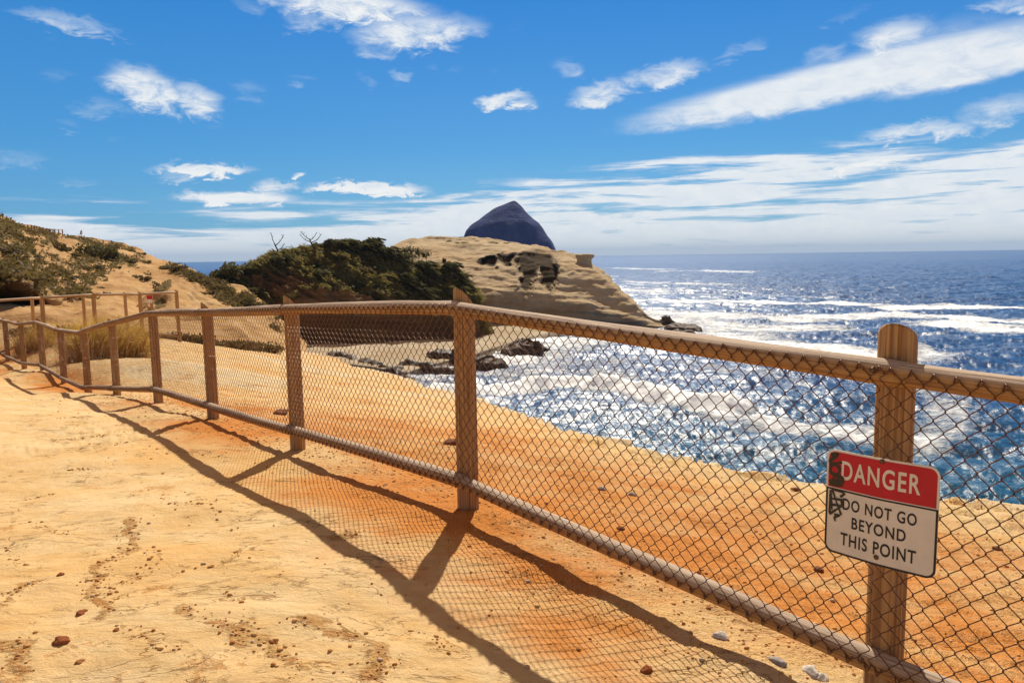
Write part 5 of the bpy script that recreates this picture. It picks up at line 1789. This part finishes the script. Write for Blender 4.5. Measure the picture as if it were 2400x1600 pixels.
# ------------------------------------------------------------------ far fences
def simple_fence(name, label, group, posts, r, rail_r, low=True, wire=True):
    """posts: (top point, ground z)."""
    f = thing(name, (posts[0][0][0], posts[0][0][1], posts[0][1]), label, 'fence', group)
    for i, (tp, zb) in enumerate(posts):
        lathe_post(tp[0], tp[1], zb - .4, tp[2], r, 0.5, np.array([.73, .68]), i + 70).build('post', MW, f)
    for (a, za), (b, zb) in zip(posts[:-1], posts[1:]):
        for lowr in ((0, 1) if low else (0,)):
            p0 = np.array([a[0], a[1] - r, (a[2] - 0.10 * (r / .07)) if not lowr else za + .25])
            p1 = np.array([b[0], b[1] - r, (b[2] - 0.10 * (r / .07)) if not lowr else zb + .25])
            pt = Parts()
            pt.tube(np.linspace(p0, p1, 6), rail_r, 10)
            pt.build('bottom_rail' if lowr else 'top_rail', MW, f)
        if wire:
            L = np.hypot(*(b - a)[:2])
            ns = int(L / 0.09)
            pt = Parts()
            for k in range(ns):
                pts = []
                for j in range(25):
                    q = (k + .5 + (0.5 if j % 2 else -.5)) / ns
                    xy = a[:2] + (b - a)[:2] * q
                    z0, z1 = za + (zb - za) * q + .25, a[2] + (b[2] - a[2]) * q - .1
                    pts.append((xy[0], xy[1] - r - .03, z0 + (z1 - z0) * j / 24))
                pt.tube(np.array(pts), 0.0022, 3, False)
            pt.build('chain_link_mesh', MWIRE, f)
    return f




def gz(q):
    return float(ground_z(np.array([q[0]]), np.array([q[1]]))[0])


fr = [P(-190, 703, 21.5), P(-40, 699, 23.2), P(97, 691, 25), P(218, 684, 26.5), P(327, 683, 28), P(413, 679, 29.5)]
simple_fence('path_fence', 'pale timber rail fence crossing behind the golden dune grass, nearer of the two far runs', 'far fences along the path', [(q, min(gz(q), q[2] - 1.1)) for q in fr], .068, .045)
bk_ = [P(-60, 702, 28.5), P(74, 693, 30), P(194, 688, 31), P(292, 684, 32), P(353, 684, 33)]
simple_fence('path_fence', 'pale timber rail fence just behind the nearer far run, carrying a small red sign', 'far fences along the path', [(q, min(gz(q), q[2] - 1.1)) for q in bk_], .062, .042, False, False)
q = bk_[-1]
rs_ = thing('warning_sign', (q[0] - .03, q[1] - .09, q[2] - 0.48), 'tiny red warning sign on the end post of the rear far fence', 'sign')
for nm, z0, z1, mm in (('red_panel', .16, .32, MRED), ('white_panel', 0.0, .155, MWHITE)):
    pt = Parts()
    V = np.array([(x, y, z) for y in (-.012, 0) for z in (z0, z1) for x in (-.115, .115)]) + np.array(rs_.location)
    pt.add(V, [(0, 1, 3, 2), (5, 4, 6, 7), (4, 0, 2, 6), (1, 5, 7, 3), (2, 3, 7, 6), (4, 5, 1, 0)])
    pt.build(nm, mm, rs_, False)

rp = [(24, 527), (33, 528), (45, 529), (56, 530), (65, 530.5), (73, 531), (81, 532.5), (86, 533.5), (92, 535), (101, 537), (110, 539), (117, 540), (128, 541), (137, 542), (146, 542)]
posts = []
for u, v in rp:
    dy = float(np.interp(u, [0, 60, 115, 170], [136, 150, 158, 178])) + 1.0
    q = P(u, v - 5, dy)
    posts.append((q, P(u, v + 14, dy)[2]))
simple_fence('ridge_fence', 'thin dark fence standing against the sky on the ridge of the left hill', None, posts, .12, .07, False, False)


# ------------------------------------------------------------------ the walker on the ridge
def skin_body(name, verts, edges, radii, mat, parent=None, sub=1):
    me = bpy.data.meshes.new(name)
    me.from_pydata(verts, edges, [])
    o = bpy.data.objects.new(name, me)
    C.objects.link(o)
    o.modifiers.new('skin', 'SKIN')
    o.modifiers.new('sub', 'SUBSURF').levels = sub
    bpy.context.view_layer.update()
    for i, r in enumerate(radii):
        o.data.skin_vertices[0].data[i].radius = (r, r)
    o.data.skin_vertices[0].data[0].use_root = True
    bpy.context.view_layer.update()
    m2 = bpy.data.meshes.new_from_object(o.evaluated_get(bpy.context.evaluated_depsgraph_get()))
    bpy.data.objects.remove(o)
    m2.name = name
    m2.materials.clear()
    m2.materials.append(mat)
    for p in m2.polygons:
        p.use_smooth = True
    r = bpy.data.objects.new(name, m2)
    C.objects.link(r)
    if parent:
        r.parent = parent
    return r


def make_person():
    MSK = mat_plain('skin', (0.50, 0.27, 0.17), 0.6, 0.3, 0, 0.1)
    MTOP = mat_plain('pink_top', (0.50, 0.12, 0.10), 0.8, 0.2, 0, 0.2)
    MDK = mat_plain('dark_shorts', (0.06, 0.05, 0.07), 0.8, 0.2, 0, 0.2)
    MHR = mat_plain('hair', (0.05, 0.03, 0.02), 0.7, 0.3, 0, 0.2)
    t = thing('person', (0, 0, 0), 'person in a pinkish top stooping forward with legs apart on the hill ridge', 'person')
    V = [(0, 0, .86), (0, -.10, 1.10), (0, -.24, 1.30), (0, -.32, 1.40), (0, -.40, 1.50), (0, -.44, 1.58)]
    E = [(0, 1), (1, 2), (2, 3), (3, 4), (4, 5)]
    Rd = [.15, .14, .16, .06, .10, .075]

    def chain(root, pts, rad):
        k = root
        for p, r in zip(pts, rad):
            V.append(p)
            Rd.append(r)
            E.append((k, len(V) - 1))
            k = len(V) - 1
        return k

    for s in (-1, 1):
        chain(0, [(s * .12, 0, .82), (s * .20, -.04 * s, .46), (s * .27, .06 * s, .08), (s * .28, -.10 + .06 * s, .04)], [.10, .065, .045, .04])
        w_ = chain(2, [(s * .20, -.24, 1.30), (s * .26, -.34, 1.05), (s * .22, -.46, .84), (s * .21, -.48, .78)], [.06, .045, .033, .035])
        for f in range(5):
            dx_ = (f - 2) * .016
            chain(w_, [(s * .21 + dx_, -.49, .74), (s * .21 + dx_ * 1.2, -.48, .70 + .012 * abs(f - 2))], [.010, .008])
    skin_body('body', V, E, Rd, MSK, t)
    skin_body('top', [(0, .0, .92), (0, -.10, 1.10), (0, -.24, 1.30), (-.22, -.25, 1.28), (.22, -.25, 1.28)], [(0, 1), (1, 2), (2, 3), (2, 4)], [.175, .165, .18, .075, .075], MTOP, t)
    skin_body('shorts', [(0, 0, .90), (-.13, 0, .78), (-.19, -.01, .55), (.13, 0, .78), (.19, -.03, .55)], [(0, 1), (1, 2), (0, 3), (3, 4)], [.17, .12, .09, .12, .09], MDK, t)
    skin_body('hair', [(0, -.36, 1.55), (0, -.40, 1.61), (0, -.33, 1.48)], [(0, 1), (0, 2)], [.10, .08, .07], MHR, t)
    return t


pr_ = make_person()
k_ = np.argmin(np.where(np.arange(lh.nr)[:, None] < lh.nr * .75, np.abs(lh.u - 187) * 3 + np.abs(lh.v - 560), 1e9))
col = k_ % lh.nc
crest_z = lh.pos[: int(lh.nr * .78), col]
elev = (crest_z[:, 2] - EYE[2]) / crest_z[:, 1]
q = crest_z[np.argmax(elev)]
pr_.location = (q[0], q[1] + .4, q[2] - .05)
pr_.rotation_euler = (0, 0, 0.9)
